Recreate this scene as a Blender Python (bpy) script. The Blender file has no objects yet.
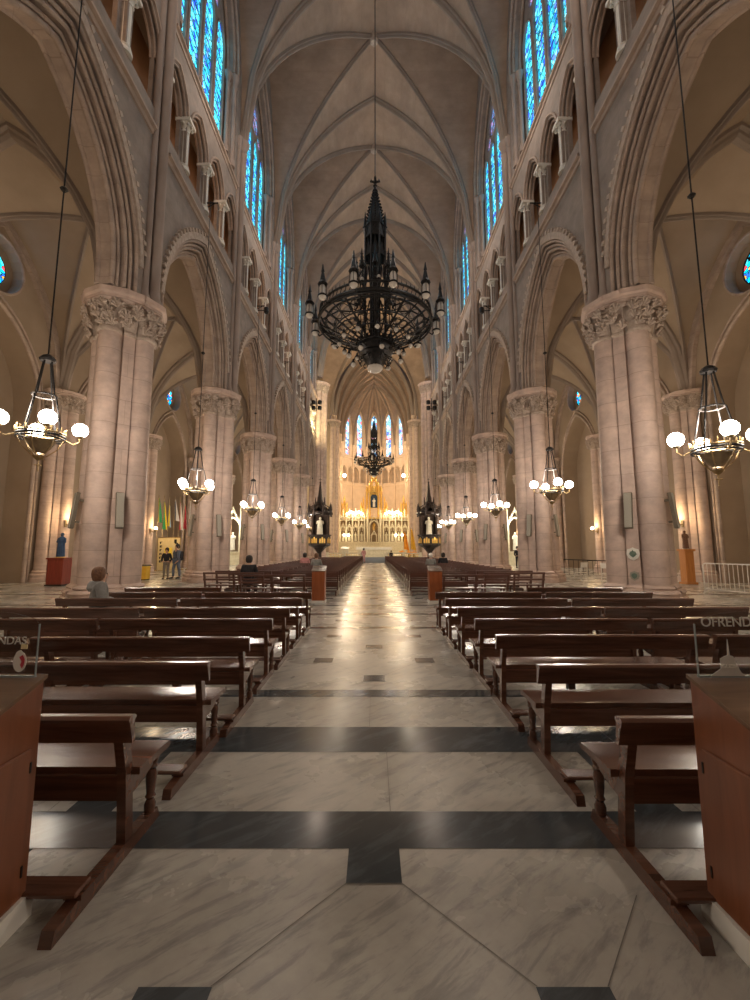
import bpy, bmesh, math, random
from mathutils import Vector, Matrix
from mathutils.geometry import tessellate_polygon
R = math.radians; PI = math.pi
random.seed(7)
sc = bpy.context.scene
col = sc.collection

# ------------------------------------------------------------------ materials
def newmat(name):
    m = bpy.data.materials.new(name); m.use_nodes = True
    return m, m.node_tree, m.node_tree.nodes['Principled BSDF']
def ramp(nt, fac, stops):
    r = nt.nodes.new('ShaderNodeValToRGB')
    while len(r.color_ramp.elements) < len(stops): r.color_ramp.elements.new(.5)
    for e, (p, c) in zip(r.color_ramp.elements, stops):
        e.position = p; e.color = (*c, 1)
    nt.links.new(fac, r.inputs['Fac']); return r
def coords(nt, scale=(1,1,1), rot=(0,0,0)):
    tc = nt.nodes.new('ShaderNodeTexCoord'); mp = nt.nodes.new('ShaderNodeMapping')
    mp.inputs['Scale'].default_value = scale; mp.inputs['Rotation'].default_value = rot
    nt.links.new(tc.outputs['Object'], mp.inputs['Vector']); return mp.outputs['Vector']
def noise(nt, vec, scale, detail=4, rough=.55, dist=0):
    n = nt.nodes.new('ShaderNodeTexNoise')
    n.inputs['Scale'].default_value = scale; n.inputs['Detail'].default_value = detail
    n.inputs['Roughness'].default_value = rough; n.inputs['Distortion'].default_value = dist
    nt.links.new(vec, n.inputs['Vector']); return n.outputs['Fac']
def bump(nt, b, h, strength=.2, dist=.02):
    n = nt.nodes.new('ShaderNodeBump'); n.inputs['Strength'].default_value = strength
    n.inputs['Distance'].default_value = dist
    nt.links.new(h, n.inputs['Height']); nt.links.new(n.outputs['Normal'], b.inputs['Normal'])
def mix(nt, fac, a, b, mode='MULTIPLY'):
    n = nt.nodes.new('ShaderNodeMix'); n.data_type = 'RGBA'; n.blend_type = mode
    if isinstance(fac, float): n.inputs[0].default_value = fac
    else: nt.links.new(fac, n.inputs[0])
    for i, s in ((6, a), (7, b)):
        if isinstance(s, tuple): n.inputs[i].default_value = (*s, 1)
        else: nt.links.new(s, n.inputs[i])
    return n.outputs[2]
def noisy(name, c1, c2, scale=3, rough=.8, metal=0, bs=.15, stretch=(1,1,1), spec=.5, detail=5):
    m, nt, b = newmat(name); v = coords(nt, stretch); f = noise(nt, v, scale, detail)
    r = ramp(nt, f, [(.3, c1), (.7, c2)]); nt.links.new(r.outputs[0], b.inputs['Base Color'])
    b.inputs['Roughness'].default_value = rough; b.inputs['Metallic'].default_value = metal
    b.inputs['Specular IOR Level'].default_value = spec
    if bs: bump(nt, b, f, bs)
    return m
def emit(name, c, s):
    m, nt, b = newmat(name)
    b.inputs['Base Color'].default_value = (*c, 1)
    b.inputs['Emission Color'].default_value = (*c, 1); b.inputs['Emission Strength'].default_value = s
    return m

def stone_blocks(name, c1, c2, mortar, course=.62, along=1.3, axis='cyl', mort=.018, nscale=2.2, rough=.75):
    """ashlar: courses along z, vertical joints from x+y"""
    m, nt, b = newmat(name)
    tc = nt.nodes.new('ShaderNodeTexCoord'); sp = nt.nodes.new('ShaderNodeSeparateXYZ')
    nt.links.new(tc.outputs['Object'], sp.inputs[0])
    ad = nt.nodes.new('ShaderNodeMath'); ad.operation = 'ADD'
    nt.links.new(sp.outputs[0], ad.inputs[0]); nt.links.new(sp.outputs[1], ad.inputs[1])
    cb = nt.nodes.new('ShaderNodeCombineXYZ')
    nt.links.new(ad.outputs[0], cb.inputs[0]); nt.links.new(sp.outputs[2], cb.inputs[1])
    br = nt.nodes.new('ShaderNodeTexBrick')
    br.inputs['Scale'].default_value = 1; br.inputs['Mortar Size'].default_value = mort
    br.inputs['Brick Width'].default_value = along; br.inputs['Row Height'].default_value = course
    br.inputs['Mortar Smooth'].default_value = .3
    br.inputs['Color1'].default_value = (*c1, 1); br.inputs['Color2'].default_value = (*c2, 1)
    br.inputs['Mortar'].default_value = (*mortar, 1)
    nt.links.new(cb.outputs[0], br.inputs['Vector'])
    f = noise(nt, tc.outputs['Object'], nscale, 6, .6)
    r = ramp(nt, f, [(.25, (.72, .70, .70)), (.75, (1.12, 1.08, 1.05))])
    f2 = noise(nt, coords(nt, (1, 1, 2.2)), 1.1, 7, .7)
    r2 = ramp(nt, f2, [(.35, (.88, .86, .85)), (.65, (1.06, 1.05, 1.05))])
    o = mix(nt, 1.0, br.outputs['Color'], r.outputs[0]); o = mix(nt, 1.0, o, r2.outputs[0])
    nt.links.new(o, b.inputs['Base Color'])
    b.inputs['Roughness'].default_value = rough
    bump(nt, b, br.outputs['Fac'], -.25, .02)
    return m

def marble(name, base, vein, dark, rough=.16, sc_=1.0, dark_amt=.5):
    m, nt, b = newmat(name)
    v = coords(nt, (1, 1, 1), (0, 0, R(-38)))
    sv = nt.nodes.new('ShaderNodeMapping'); sv.inputs['Scale'].default_value = (1.0, 4.5, 1)
    nt.links.new(v, sv.inputs['Vector'])
    f1 = noise(nt, sv.outputs[0], 1.6*sc_, 9, .66, .35)
    f2 = noise(nt, v, .55*sc_, 6, .6, .1)
    f3 = noise(nt, v, 12, 4, .6)
    r1 = ramp(nt, f1, [(.28, vein), (.42, tuple((x+y)/2 for x, y in zip(vein, base))), (.50, base), (.85, tuple(x*1.08 for x in base))])
    r2 = ramp(nt, f2, [(.35, dark), (.62, (1, 1, 1))])
    r3 = ramp(nt, f3, [(.3, (.93, .93, .93)), (.7, (1.04, 1.04, 1.04))])
    o = mix(nt, dark_amt, r1.outputs[0], r2.outputs[0]); o = mix(nt, 1.0, o, r3.outputs[0])
    nt.links.new(o, b.inputs['Base Color'])
    rr = ramp(nt, f2, [(.3, (rough*.8,)*3), (.7, (rough*1.5,)*3)])
    nt.links.new(rr.outputs[0], b.inputs['Roughness'])
    bump(nt, b, f2, .02, .02)
    return m

def wood(name, c1, c2, rough=.3, scale=5, axis=0, coat=.3):
    m, nt, b = newmat(name)
    s = [9, 9, 9]; s[axis] = .8
    f = noise(nt, coords(nt, tuple(s)), scale/3, 6, .6, .8)
    r = ramp(nt, f, [(.3, c1), (.7, c2)]); nt.links.new(r.outputs[0], b.inputs['Base Color'])
    b.inputs['Roughness'].default_value = rough; b.inputs['Coat Weight'].default_value = coat
    b.inputs['Coat Roughness'].default_value = .12
    bump(nt, b, f, .06, .01)
    return m

def stained(name, stops, strength, scale=6, lead=.05):
    m, nt, b = newmat(name)
    v = coords(nt, (1, 1, 1))
    vo = nt.nodes.new('ShaderNodeTexVoronoi'); vo.inputs['Scale'].default_value = scale
    nt.links.new(v, vo.inputs['Vector'])
    sep = nt.nodes.new('ShaderNodeSeparateColor'); nt.links.new(vo.outputs['Color'], sep.inputs[0])
    r = ramp(nt, sep.outputs[0], stops); r.color_ramp.interpolation = 'CONSTANT'
    ve = nt.nodes.new('ShaderNodeTexVoronoi'); ve.feature = 'DISTANCE_TO_EDGE'; ve.inputs['Scale'].default_value = scale
    nt.links.new(v, ve.inputs['Vector'])
    lt = nt.nodes.new('ShaderNodeMath'); lt.operation = 'GREATER_THAN'; lt.inputs[1].default_value = lead
    nt.links.new(ve.outputs['Distance'], lt.inputs[0])
    o = mix(nt, 1.0, r.outputs[0], lt.outputs[0])
    nt.links.new(o, b.inputs['Base Color']); nt.links.new(o, b.inputs['Emission Color'])
    b.inputs['Emission Strength'].default_value = strength
    b.inputs['Roughness'].default_value = .2
    return m

MAT = {}
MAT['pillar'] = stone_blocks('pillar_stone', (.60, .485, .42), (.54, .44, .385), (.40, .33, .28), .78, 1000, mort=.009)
MAT['carved'] = noisy('carved_stone', (.36, .29, .24), (.54, .45, .38), 6, .8, bs=.5)
MAT['arch'] = stone_blocks('arch_stone', (.46, .38, .32), (.41, .34, .29), (.34, .27, .23), .55, 1000, mort=.008)
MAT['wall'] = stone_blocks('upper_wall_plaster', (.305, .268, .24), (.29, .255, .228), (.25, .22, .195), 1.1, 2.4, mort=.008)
MAT['shaft'] = noisy('shaft_stone', (.27, .215, .185), (.37, .30, .26), 1.6, .75, stretch=(1, 1, .5))
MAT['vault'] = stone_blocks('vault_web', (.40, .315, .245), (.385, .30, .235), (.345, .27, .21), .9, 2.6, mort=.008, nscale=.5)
MAT['rib'] = noisy('vault_rib', (.25, .20, .165), (.31, .255, .215), .8, .8)
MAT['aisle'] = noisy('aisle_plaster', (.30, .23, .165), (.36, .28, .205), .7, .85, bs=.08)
MAT['passage'] = noisy('passage_plaster', (.34, .17, .08), (.42, .21, .10), 1, .9)
MAT['pale'] = noisy('pale_colonnette', (.60, .60, .55), (.74, .73, .68), 3, .6)
MAT['choir'] = noisy('choir_stone', (.56, .44, .33), (.66, .53, .41), 1.0, .8)
MAT['marble'] = marble('floor_marble', (.47, .45, .40), (.27, .265, .255), (.66, .66, .66), .24, 1.7)
MAT['band'] = marble('dark_marble', (.062, .074, .082), (.11, .13, .145), (.6, .6, .6), .16, 1.4, .6)
MAT['joint'] = noisy('joint', (.12, .11, .10), (.16, .15, .13), 8, .6, bs=0)
MAT['wood'] = wood('pew_wood', (.050, .020, .011), (.130, .054, .031), .26)
MAT['woodr'] = wood('red_pew_wood', (.065, .025, .016), (.12, .048, .03), .34)
MAT['desk'] = wood('desk_veneer', (.14, .045, .018), (.21, .072, .030), .35, axis=2)
MAT['desktop'] = wood('desk_top', (.11, .065, .04), (.17, .10, .06), .25)
MAT['white'] = noisy('white_paint', (.70, .68, .62), (.80, .78, .72), 3, .5)
MAT['iron'] = noisy('wrought_iron', (.010, .010, .011), (.035, .034, .034), 9, .42, .6)
MAT['brass'] = noisy('brass', (.30, .21, .10), (.45, .33, .17), 5, .4, .9)
MAT['gold'] = noisy('gold', (.75, .48, .12), (.95, .66, .2), 5, .3, .85)
MAT['ivory'] = noisy('ivory_marble', (.60, .56, .42), (.78, .73, .58), 4, .45)
MAT['orange'] = noisy('orange_cloth', (.85, .30, .02), (1.0, .45, .04), 4, .8)
MAT['speaker'] = noisy('speaker_grille', (.30, .28, .23), (.35, .33, .28), 40, .6)
MAT['speakdark'] = noisy('speaker_case', (.12, .10, .07), (.17, .14, .10), 4, .6)
MAT['darkwood'] = wood('carved_dark_wood', (.014, .009, .007), (.035, .02, .014), .45, axis=2, coat=.05)
MAT['globe'] = emit('lit_globe', (1.0, .93, .82), 22)
MAT['warmglobe'] = emit('warm_bulb', (1.0, .80, .50), 16)
MAT['bulb'] = noisy('unlit_opal_glass', (.55, .52, .47), (.68, .65, .6), 5, .2, bs=0)
MAT['bluewin'] = stained('clerestory_glass', [(0, (.02, .35, .60)), (.25, (.05, .62, .85)), (.5, (.02, .10, .62)), (.62, (.12, .72, .90)), (.85, (.10, .22, .75)), (.93, (.30, .80, .90))], 1.3, 5)
MAT['purplewin'] = stained('tracery_glass', [(0, (.25, .16, .42)), (.3, (.12, .22, .50)), (.6, (.45, .30, .60)), (.8, (.05, .35, .6))], 1.0, 5)
MAT['oculus'] = stained('oculus_glass', [(0, (.0, .45, .75)), (.35, (.02, .12, .6)), (.6, (.05, .65, .85)), (.82, (.8, .35, .05)), (.9, (.6, .05, .05))], 2.0, 5)
MAT['apsewin'] = stained('apse_glass', [(0, (.20, .50, .85)), (.3, (.75, .82, .90)), (.5, (.10, .18, .55)), (.62, (.65, .35, .45)), (.74, (.35, .70, .92)), (.93, (.75, .2, .2))], 1.5, 1.7, .03)
m, nt, b = newmat('acrylic'); b.inputs['Base Color'].default_value = (.9, .93, .92, 1); b.inputs['Transmission Weight'].default_value = 1
b.inputs['Roughness'].default_value = .02; b.inputs['IOR'].default_value = 1.12; MAT['acrylic'] = m
MAT['etch'] = noisy('etched_lettering', (.50, .48, .44), (.6, .58, .54), 8, .7, bs=0)
MAT['red'] = noisy('red_print', (.42, .03, .05), (.55, .05, .08), 6, .6)
MAT['skin'] = noisy('skin', (.50, .30, .21), (.62, .39, .28), 8, .55, bs=0)
MAT['hairb'] = noisy('brown_hair', (.10, .045, .022), (.23, .11, .055), 26, .6, bs=.5)
MAT['haird'] = noisy('dark_hair', (.015, .012, .010), (.04, .03, .025), 26, .6, bs=.5)
MAT['grey'] = noisy('grey_fleece', (.22, .22, .21), (.31, .31, .30), 12, .95)
MAT['black'] = noisy('black_cloth', (.012, .012, .016), (.03, .03, .036), 10, .9)
MAT['navy'] = noisy('blue_grey_cloth', (.10, .13, .19), (.17, .20, .27), 10, .9)
MAT['trouser'] = noisy('grey_trouser', (.20, .18, .16), (.28, .25, .22), 10, .9)
MAT['pink'] = noisy('pink_cloth', (.55, .25, .25), (.68, .34, .33), 10, .9)
MAT['yellow'] = noisy('yellow_paint', (.72, .42, .03), (.85, .52, .06), 5, .5)
MAT['flagy'] = noisy('yellow_flag', (.85, .65, .05), (.95, .75, .1), 5, .8)
MAT['flagg'] = noisy('green_flag', (.03, .30, .12), (.05, .4, .16), 5, .8)
MAT['flagb'] = noisy('sky_blue_flag', (.30, .52, .75), (.4, .6, .8), 5, .8)
MAT['nicheback'] = noisy('niche_backing', (.22, .15, .08), (.34, .24, .14), 3, .7)
MAT['amber'] = noisy('amber_bowl_glass', (.16, .12, .07), (.26, .2, .12), 6, .25, bs=0)
MAT['dullwood'] = noisy('dark_panel', (.03, .018, .012), (.055, .033, .022), 4, .9)
MAT['crest'] = noisy('grey_green_crest', (.10, .16, .12), (.16, .22, .17), 8, .6)
MAT['redoak'] = wood('red_orange_oak', (.30, .075, .02), (.40, .12, .035), .35, axis=2)
MAT['edge'] = noisy('polished_acrylic_edge', (.16, .19, .19), (.24, .27, .27), 8, .2, bs=0)
MAT['carpet'] = noisy('grey_blue_carpet', (.30, .34, .38), (.38, .42, .46), 30, .95)
MAT['creampaper'] = noisy('cream_panel', (.62, .52, .27), (.72, .62, .36), 3, .7)
MAT['blue'] = noisy('blue_robe', (.03, .07, .16), (.06, .12, .24), 6, .7)
MAT['redwood'] = wood('red_shrine_wood', (.20, .03, .02), (.32, .06, .035), .35, axis=2)
MAT['oak'] = wood('orange_oak', (.45, .17, .04), (.62, .27, .08), .35, axis=2)

# ------------------------------------------------------------------ mesh building
class MB:
    def __init__(s): s.v = []; s.f = []; s.m = []; s.cur = 0
    def add(s, vs, fs):
        o = len(s.v); s.v += [tuple(p) for p in vs]
        s.f += [tuple(i+o for i in f) for f in fs]; s.m += [s.cur]*len(fs); return s
    def box(s, x0, x1, y0, y1, z0, z1, bev=0):
        if bev:
            x0, x1 = min(x0, x1), max(x0, x1); y0, y1 = min(y0, y1), max(y0, y1)
            rings = []
            for z, b_ in ((z0, bev), (z0+bev, 0), (z1-bev, 0), (z1, bev)):
                rings.append([(x0+bev*1, y0+b_, z), (x1-bev*1, y0+b_, z), (x1-b_, y0+bev, z), (x1-b_, y1-bev, z), (x1-bev, y1-b_, z), (x0+bev, y1-b_, z), (x0+b_, y1-bev, z), (x0+b_, y0+bev, z)])
            return s.loft(rings, True)
        return s.add([(x0,y0,z0),(x1,y0,z0),(x1,y1,z0),(x0,y1,z0),(x0,y0,z1),(x1,y0,z1),(x1,y1,z1),(x0,y1,z1)],
                     [(0,3,2,1),(4,5,6,7),(0,1,5,4),(1,2,6,5),(2,3,7,6),(3,0,4,7)])
    def loft(s, rings, caps=True, closed=True):
        n = len(rings[0]); vs = [p for r in rings for p in r]; fs = []
        for i in range(len(rings)-1):
            for j in range(n if closed else n-1):
                k = (j+1) % n
                fs.append((i*n+j, i*n+k, (i+1)*n+k, (i+1)*n+j))
        if caps:
            fs.append(tuple(range(n-1, -1, -1))); fs.append(tuple((len(rings)-1)*n+j for j in range(n)))
        return s.add(vs, fs)
    def lathe(s, prof, n=16, c=(0,0,0), caps=True, rfun=None):
        rings = []
        for r, z in prof:
            rings.append([(c[0]+r*(rfun(2*PI*j/n) if rfun else 1)*math.cos(2*PI*j/n), c[1]+r*(rfun(2*PI*j/n) if rfun else 1)*math.sin(2*PI*j/n), c[2]+z) for j in range(n)])
        return s.loft(rings, caps)
    def tube(s, path, r, n=8, caps=True, closed=False, prof=None, up=None):
        path = [Vector(p) for p in path]; m_ = len(path); rings = []
        prev = None
        for i, p in enumerate(path):
            if closed: t = (path[(i+1) % m_]-path[i-1]).normalized()
            else: t = (path[min(i+1, m_-1)]-path[max(i-1, 0)]).normalized()
            if up is not None:
                a = Vector(up).cross(t)
                if a.length < 1e-4: a = Vector((1,0,0)).cross(t)
                a.normalize()
            elif prev is None:
                a = t.orthogonal().normalized()
            else:
                a = (prev - t*prev.dot(t)).normalized()
            prev = a; b_ = t.cross(a).normalized()
            rr = r[i] if isinstance(r, (list, tuple)) else r
            if prof: rings.append([tuple(p+a*x+b_*y) for x, y in prof])
            else: rings.append([tuple(p+a*(rr*math.cos(2*PI*k/n))+b_*(rr*math.sin(2*PI*k/n))) for k in range(n)])
        if closed: rings.append(rings[0]); caps = False
        return s.loft(rings, caps)
    def sph(s, c, r, n=12, sz=1):
        return s.lathe([(max(r*math.sin(PI*k/(n//2+1)), .001*r), -r*sz*math.cos(PI*k/(n//2+1))) for k in range(n//2+2)], n, c)
    def prism(s, poly, a, b_, fn):
        """poly 2d -> fn(u,v,d)"""
        n = len(poly)
        tris = tessellate_polygon([[Vector((u, v, 0)) for u, v in poly]])
        vs = [fn(u, v, a) for u, v in poly]+[fn(u, v, b_) for u, v in poly]
        fs = [tuple(t) for t in tris]+[tuple(i+n for i in reversed(t)) for t in tris]
        fs += [(i, (i+1) % n, (i+1) % n+n, i+n) for i in range(n)]
        return s.add(vs, fs)
    def slab(s, loops, a, b_, fn):
        pts = [p for l in loops for p in l]; n = len(pts)
        tris = tessellate_polygon([[Vector((u, v, 0)) for u, v in l] for l in loops])
        vs = [fn(u, v, a) for u, v in pts]+[fn(u, v, b_) for u, v in pts]
        fs = [tuple(t) for t in tris]+[tuple(i+n for i in reversed(t)) for t in tris]
        o = 0
        for l in loops:
            k = len(l)
            fs += [(o+i, o+(i+1) % k, o+(i+1) % k+n, o+i+n) for i in range(k)]; o += k
        return s.add(vs, fs)
    def merge(s, o, off=(0,0,0), rz=0, sc_=1):
        c_, s_ = math.cos(rz), math.sin(rz)
        n = len(s.v)
        s.v += [((x*c_-y*s_)*sc_+off[0], (x*s_+y*c_)*sc_+off[1], z*sc_+off[2]) for x, y, z in o.v]
        s.f += [tuple(i+n for i in f) for f in o.f]; s.m += [s.cur]*len(o.f); return s
    def mesh(s, name, mats, smooth=False):
        me = bpy.data.meshes.new(name); me.from_pydata(s.v, [], s.f)
        if not isinstance(mats, (list, tuple)): mats = [mats]
        for m_ in mats: me.materials.append(m_)
        me.polygons.foreach_set('material_index', s.m)
        bm = bmesh.new(); bm.from_mesh(me); bmesh.ops.recalc_face_normals(bm, faces=bm.faces); bm.to_mesh(me); bm.free()
        if smooth:
            me.polygons.foreach_set('use_smooth', [True]*len(me.polygons))
            me.set_sharp_from_angle(angle=R(smooth if smooth is not True else 40))
        me.update(); return me
    def build(s, name, mats, parent=None, loc=(0,0,0), rz=0, smooth=False):
        o = bpy.data.objects.new(name, s.mesh(name, mats, smooth)); col.objects.link(o)
        o.location = loc; o.rotation_euler.z = rz
        if parent: o.parent = parent
        return o
def tag(o, label=None, cat=None, group=None, kind=None):
    if label: o['label'] = label
    if cat: o['category'] = cat
    if group: o['group'] = group
    if kind: o['kind'] = kind
    return o
def empty(name, loc=(0,0,0), rz=0, label=None, cat=None, group=None, kind=None):
    o = bpy.data.objects.new(name, None); col.objects.link(o); o.location = loc; o.rotation_euler.z = rz
    o.empty_display_size = .1
    return tag(o, label, cat, group, kind)
def copy_tree(o, loc=None, rz=None, label=None, parent=None):
    c = o.copy(); col.objects.link(c)
    if parent: c.parent = parent
    if loc is not None: c.location = loc
    if rz is not None: c.rotation_euler.z = rz
    if label: c['label'] = label
    for ch in list(o.children): copy_tree(ch, parent=c)
    return c
ORD = ['first','second','third','fourth','fifth','sixth','seventh','eighth','ninth','tenth','eleventh','twelfth','thirteenth','fourteenth','fifteenth','sixteenth','seventeenth','eighteenth','nineteenth','twentieth',
       'twenty-first','twenty-second','twenty-third','twenty-fourth','twenty-fifth','twenty-sixth','twenty-seventh','twenty-eighth','twenty-ninth','thirtieth','thirty-first','thirty-second','thirty-third','thirty-fourth']

# ------------------------------------------------------------------ dimensions
S = 8.15; Y0 = 13.3; XW = 7.6; XP = 8.35; WT = 1.3; PR = .93
SPR = 24.5; APX = 37.4; YC0 = Y0+5*S; YC1 = 70.5; APC = 88.0
KS = list(range(-2, 5))                       # nave bays; bay k spans Y0+S*k .. Y0+S*(k+1)
def arc(hs, zs, rise, n=12, cx=0):
    Rr = (hs*hs+rise*rise)/(2*hs); c = Rr-hs; a1 = math.atan2(rise, -c); pts = []
    for i in range(n+1):
        a = PI+(a1-PI)*i/n
        pts.append((cx+c+Rr*math.cos(a), zs+Rr*math.sin(a)))
    return pts+[(2*cx-x, z) for x, z in reversed(pts[:-1])]
def lancet(hs, z0, zs, rise, cx=0, n=6): return [(cx-hs, z0)]+arc(hs, zs, rise, n, cx)+[(cx+hs, z0)]
def circ(r, cx, cz, n=20): return [(cx+r*math.cos(2*PI*i/n), cz+r*math.sin(2*PI*i/n)) for i in range(n)]
def P(u, half=XW, rise=APX-SPR):
    """pointed profile, u in 0..1 from centre to wall"""
    Rr = (half*half+rise*rise)/(2*half); c = Rr-half
    return math.sqrt(max(Rr*Rr-(c+u*half)**2, 0))
A_SPR = 10.3
arch_orders = [(3.24, 0, .22), (3.01, .22, .45), (2.77, .45, .9), (3.6, .9, WT)]
def arise(hs): return 1.30*(hs-.32)+.95
TR_C = [-3.056, -1.019, 1.019, 3.056]
LAN = [-2.16, -.72, .72, 2.16]
def vault_bay(mb, x0, x1, y0, y1, spr, apx, n=14):
    cx, cy, hx, hy = (x0+x1)/2, (y0+y1)/2, (x1-x0)/2, (y1-y0)/2
    rise = apx-spr; p0 = P(0)
    for q in range(4):
        vs = []; fs = []; idx = {}
        for i in range(n+1):
            t = i/n
            for j in range(-i, i+1):
                w = j/n
                u, v = [(t, w), (w, t), (-t, w), (w, -t)][q]
                z = spr+rise*max(P(abs(u)), P(abs(v)))/p0
                idx[i, j] = len(vs); vs.append((cx+u*hx, cy+v*hy, z))
        # z at sector: max(P(|t|),P(|w|)) = P(|w|) since |w|<=t
        for i in range(n):
            for j in range(-i, i+1):
                fs.append((idx[i, j], idx[i+1, j], idx[i+1, j+1]))
                if j < i: fs.append((idx[i, j], idx[i+1, j+1], idx[i, j+1]))
            fs.append((idx[i, -i], idx[i+1, -i-1], idx[i+1, -i]))
        mb.add(vs, fs)
def rib_profile(w, d):  # moulded rib: wide fillet with a roll hanging below
    return [(-w, .05), (-w, -.35*d), (-.62*w, -.5*d), (-.55*w, -.75*d), (-.25*w, -d), (.25*w, -d), (.55*w, -.75*d), (.62*w, -.5*d), (w, -.35*d), (w, .05)]
def ribs_bay(mb, x0, x1, y0, y1, spr, apx, w=.16, d=.42, tw=.3, td=.5, ends=(True, True), n=14):
    cx, cy, hx, hy = (x0+x1)/2, (y0+y1)/2, (x1-x0)/2, (y1-y0)/2; rise = apx-spr; p0 = P(0)
    for sx in (-1, 1):
        path = [(cx+t*hx, cy+sx*t*hy, spr+rise*P(abs(t))/p0) for t in [(-1+i/n) for i in range(2*n+1)]]
        mb.tube(path, 0, prof=flip(rib_profile(w, d)), up=(0, 0, 1))
    for k, yy in ((0, y0), (1, y1)):
        if ends[k]:
            path = [(cx+t*hx, yy, spr+rise*P(abs(t))/p0) for t in [(-1+i/n) for i in range(2*n+1)]]
            mb.tube(path, 0, prof=flip(rib_profile(tw, td)), up=(0, 0, 1))
def flip(pr): return pr
def shaft_outline():
    """four attached half-columns with flat pilaster faces and grooves between them"""
    out = []
    for q in range(4):
        c_, s_ = math.cos(q*PI/2), math.sin(q*PI/2)
        quad = [(.70+.36*math.cos(R(t)), .36*math.sin(R(t))) for t in range(-115, 116, 10)]
        quad += [(.60, .405), (.675, .425), (.425, .675), (.405, .60)]
        out += [(x*c_-y*s_, x*s_+y*c_) for x, y in quad]
    return out
OUT = shaft_outline()
PLAN = [.97]*96
def rings_plan(prof):
    """prof: (scale, z, roundness toward an octagon)"""
    out = []
    for s_, z, rd in prof:
        ring = []
        for x, y in OUT:
            a = math.atan2(y, x); r0 = math.hypot(x, y)
            o8 = 1.05/max(math.cos((a % (PI/4))-PI/8), .9)*.93
            k = s_*(r0*(1-rd)+o8*rd)/r0
            ring.append((x*k, y*k, z))
        out.append(ring)
    return out

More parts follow.
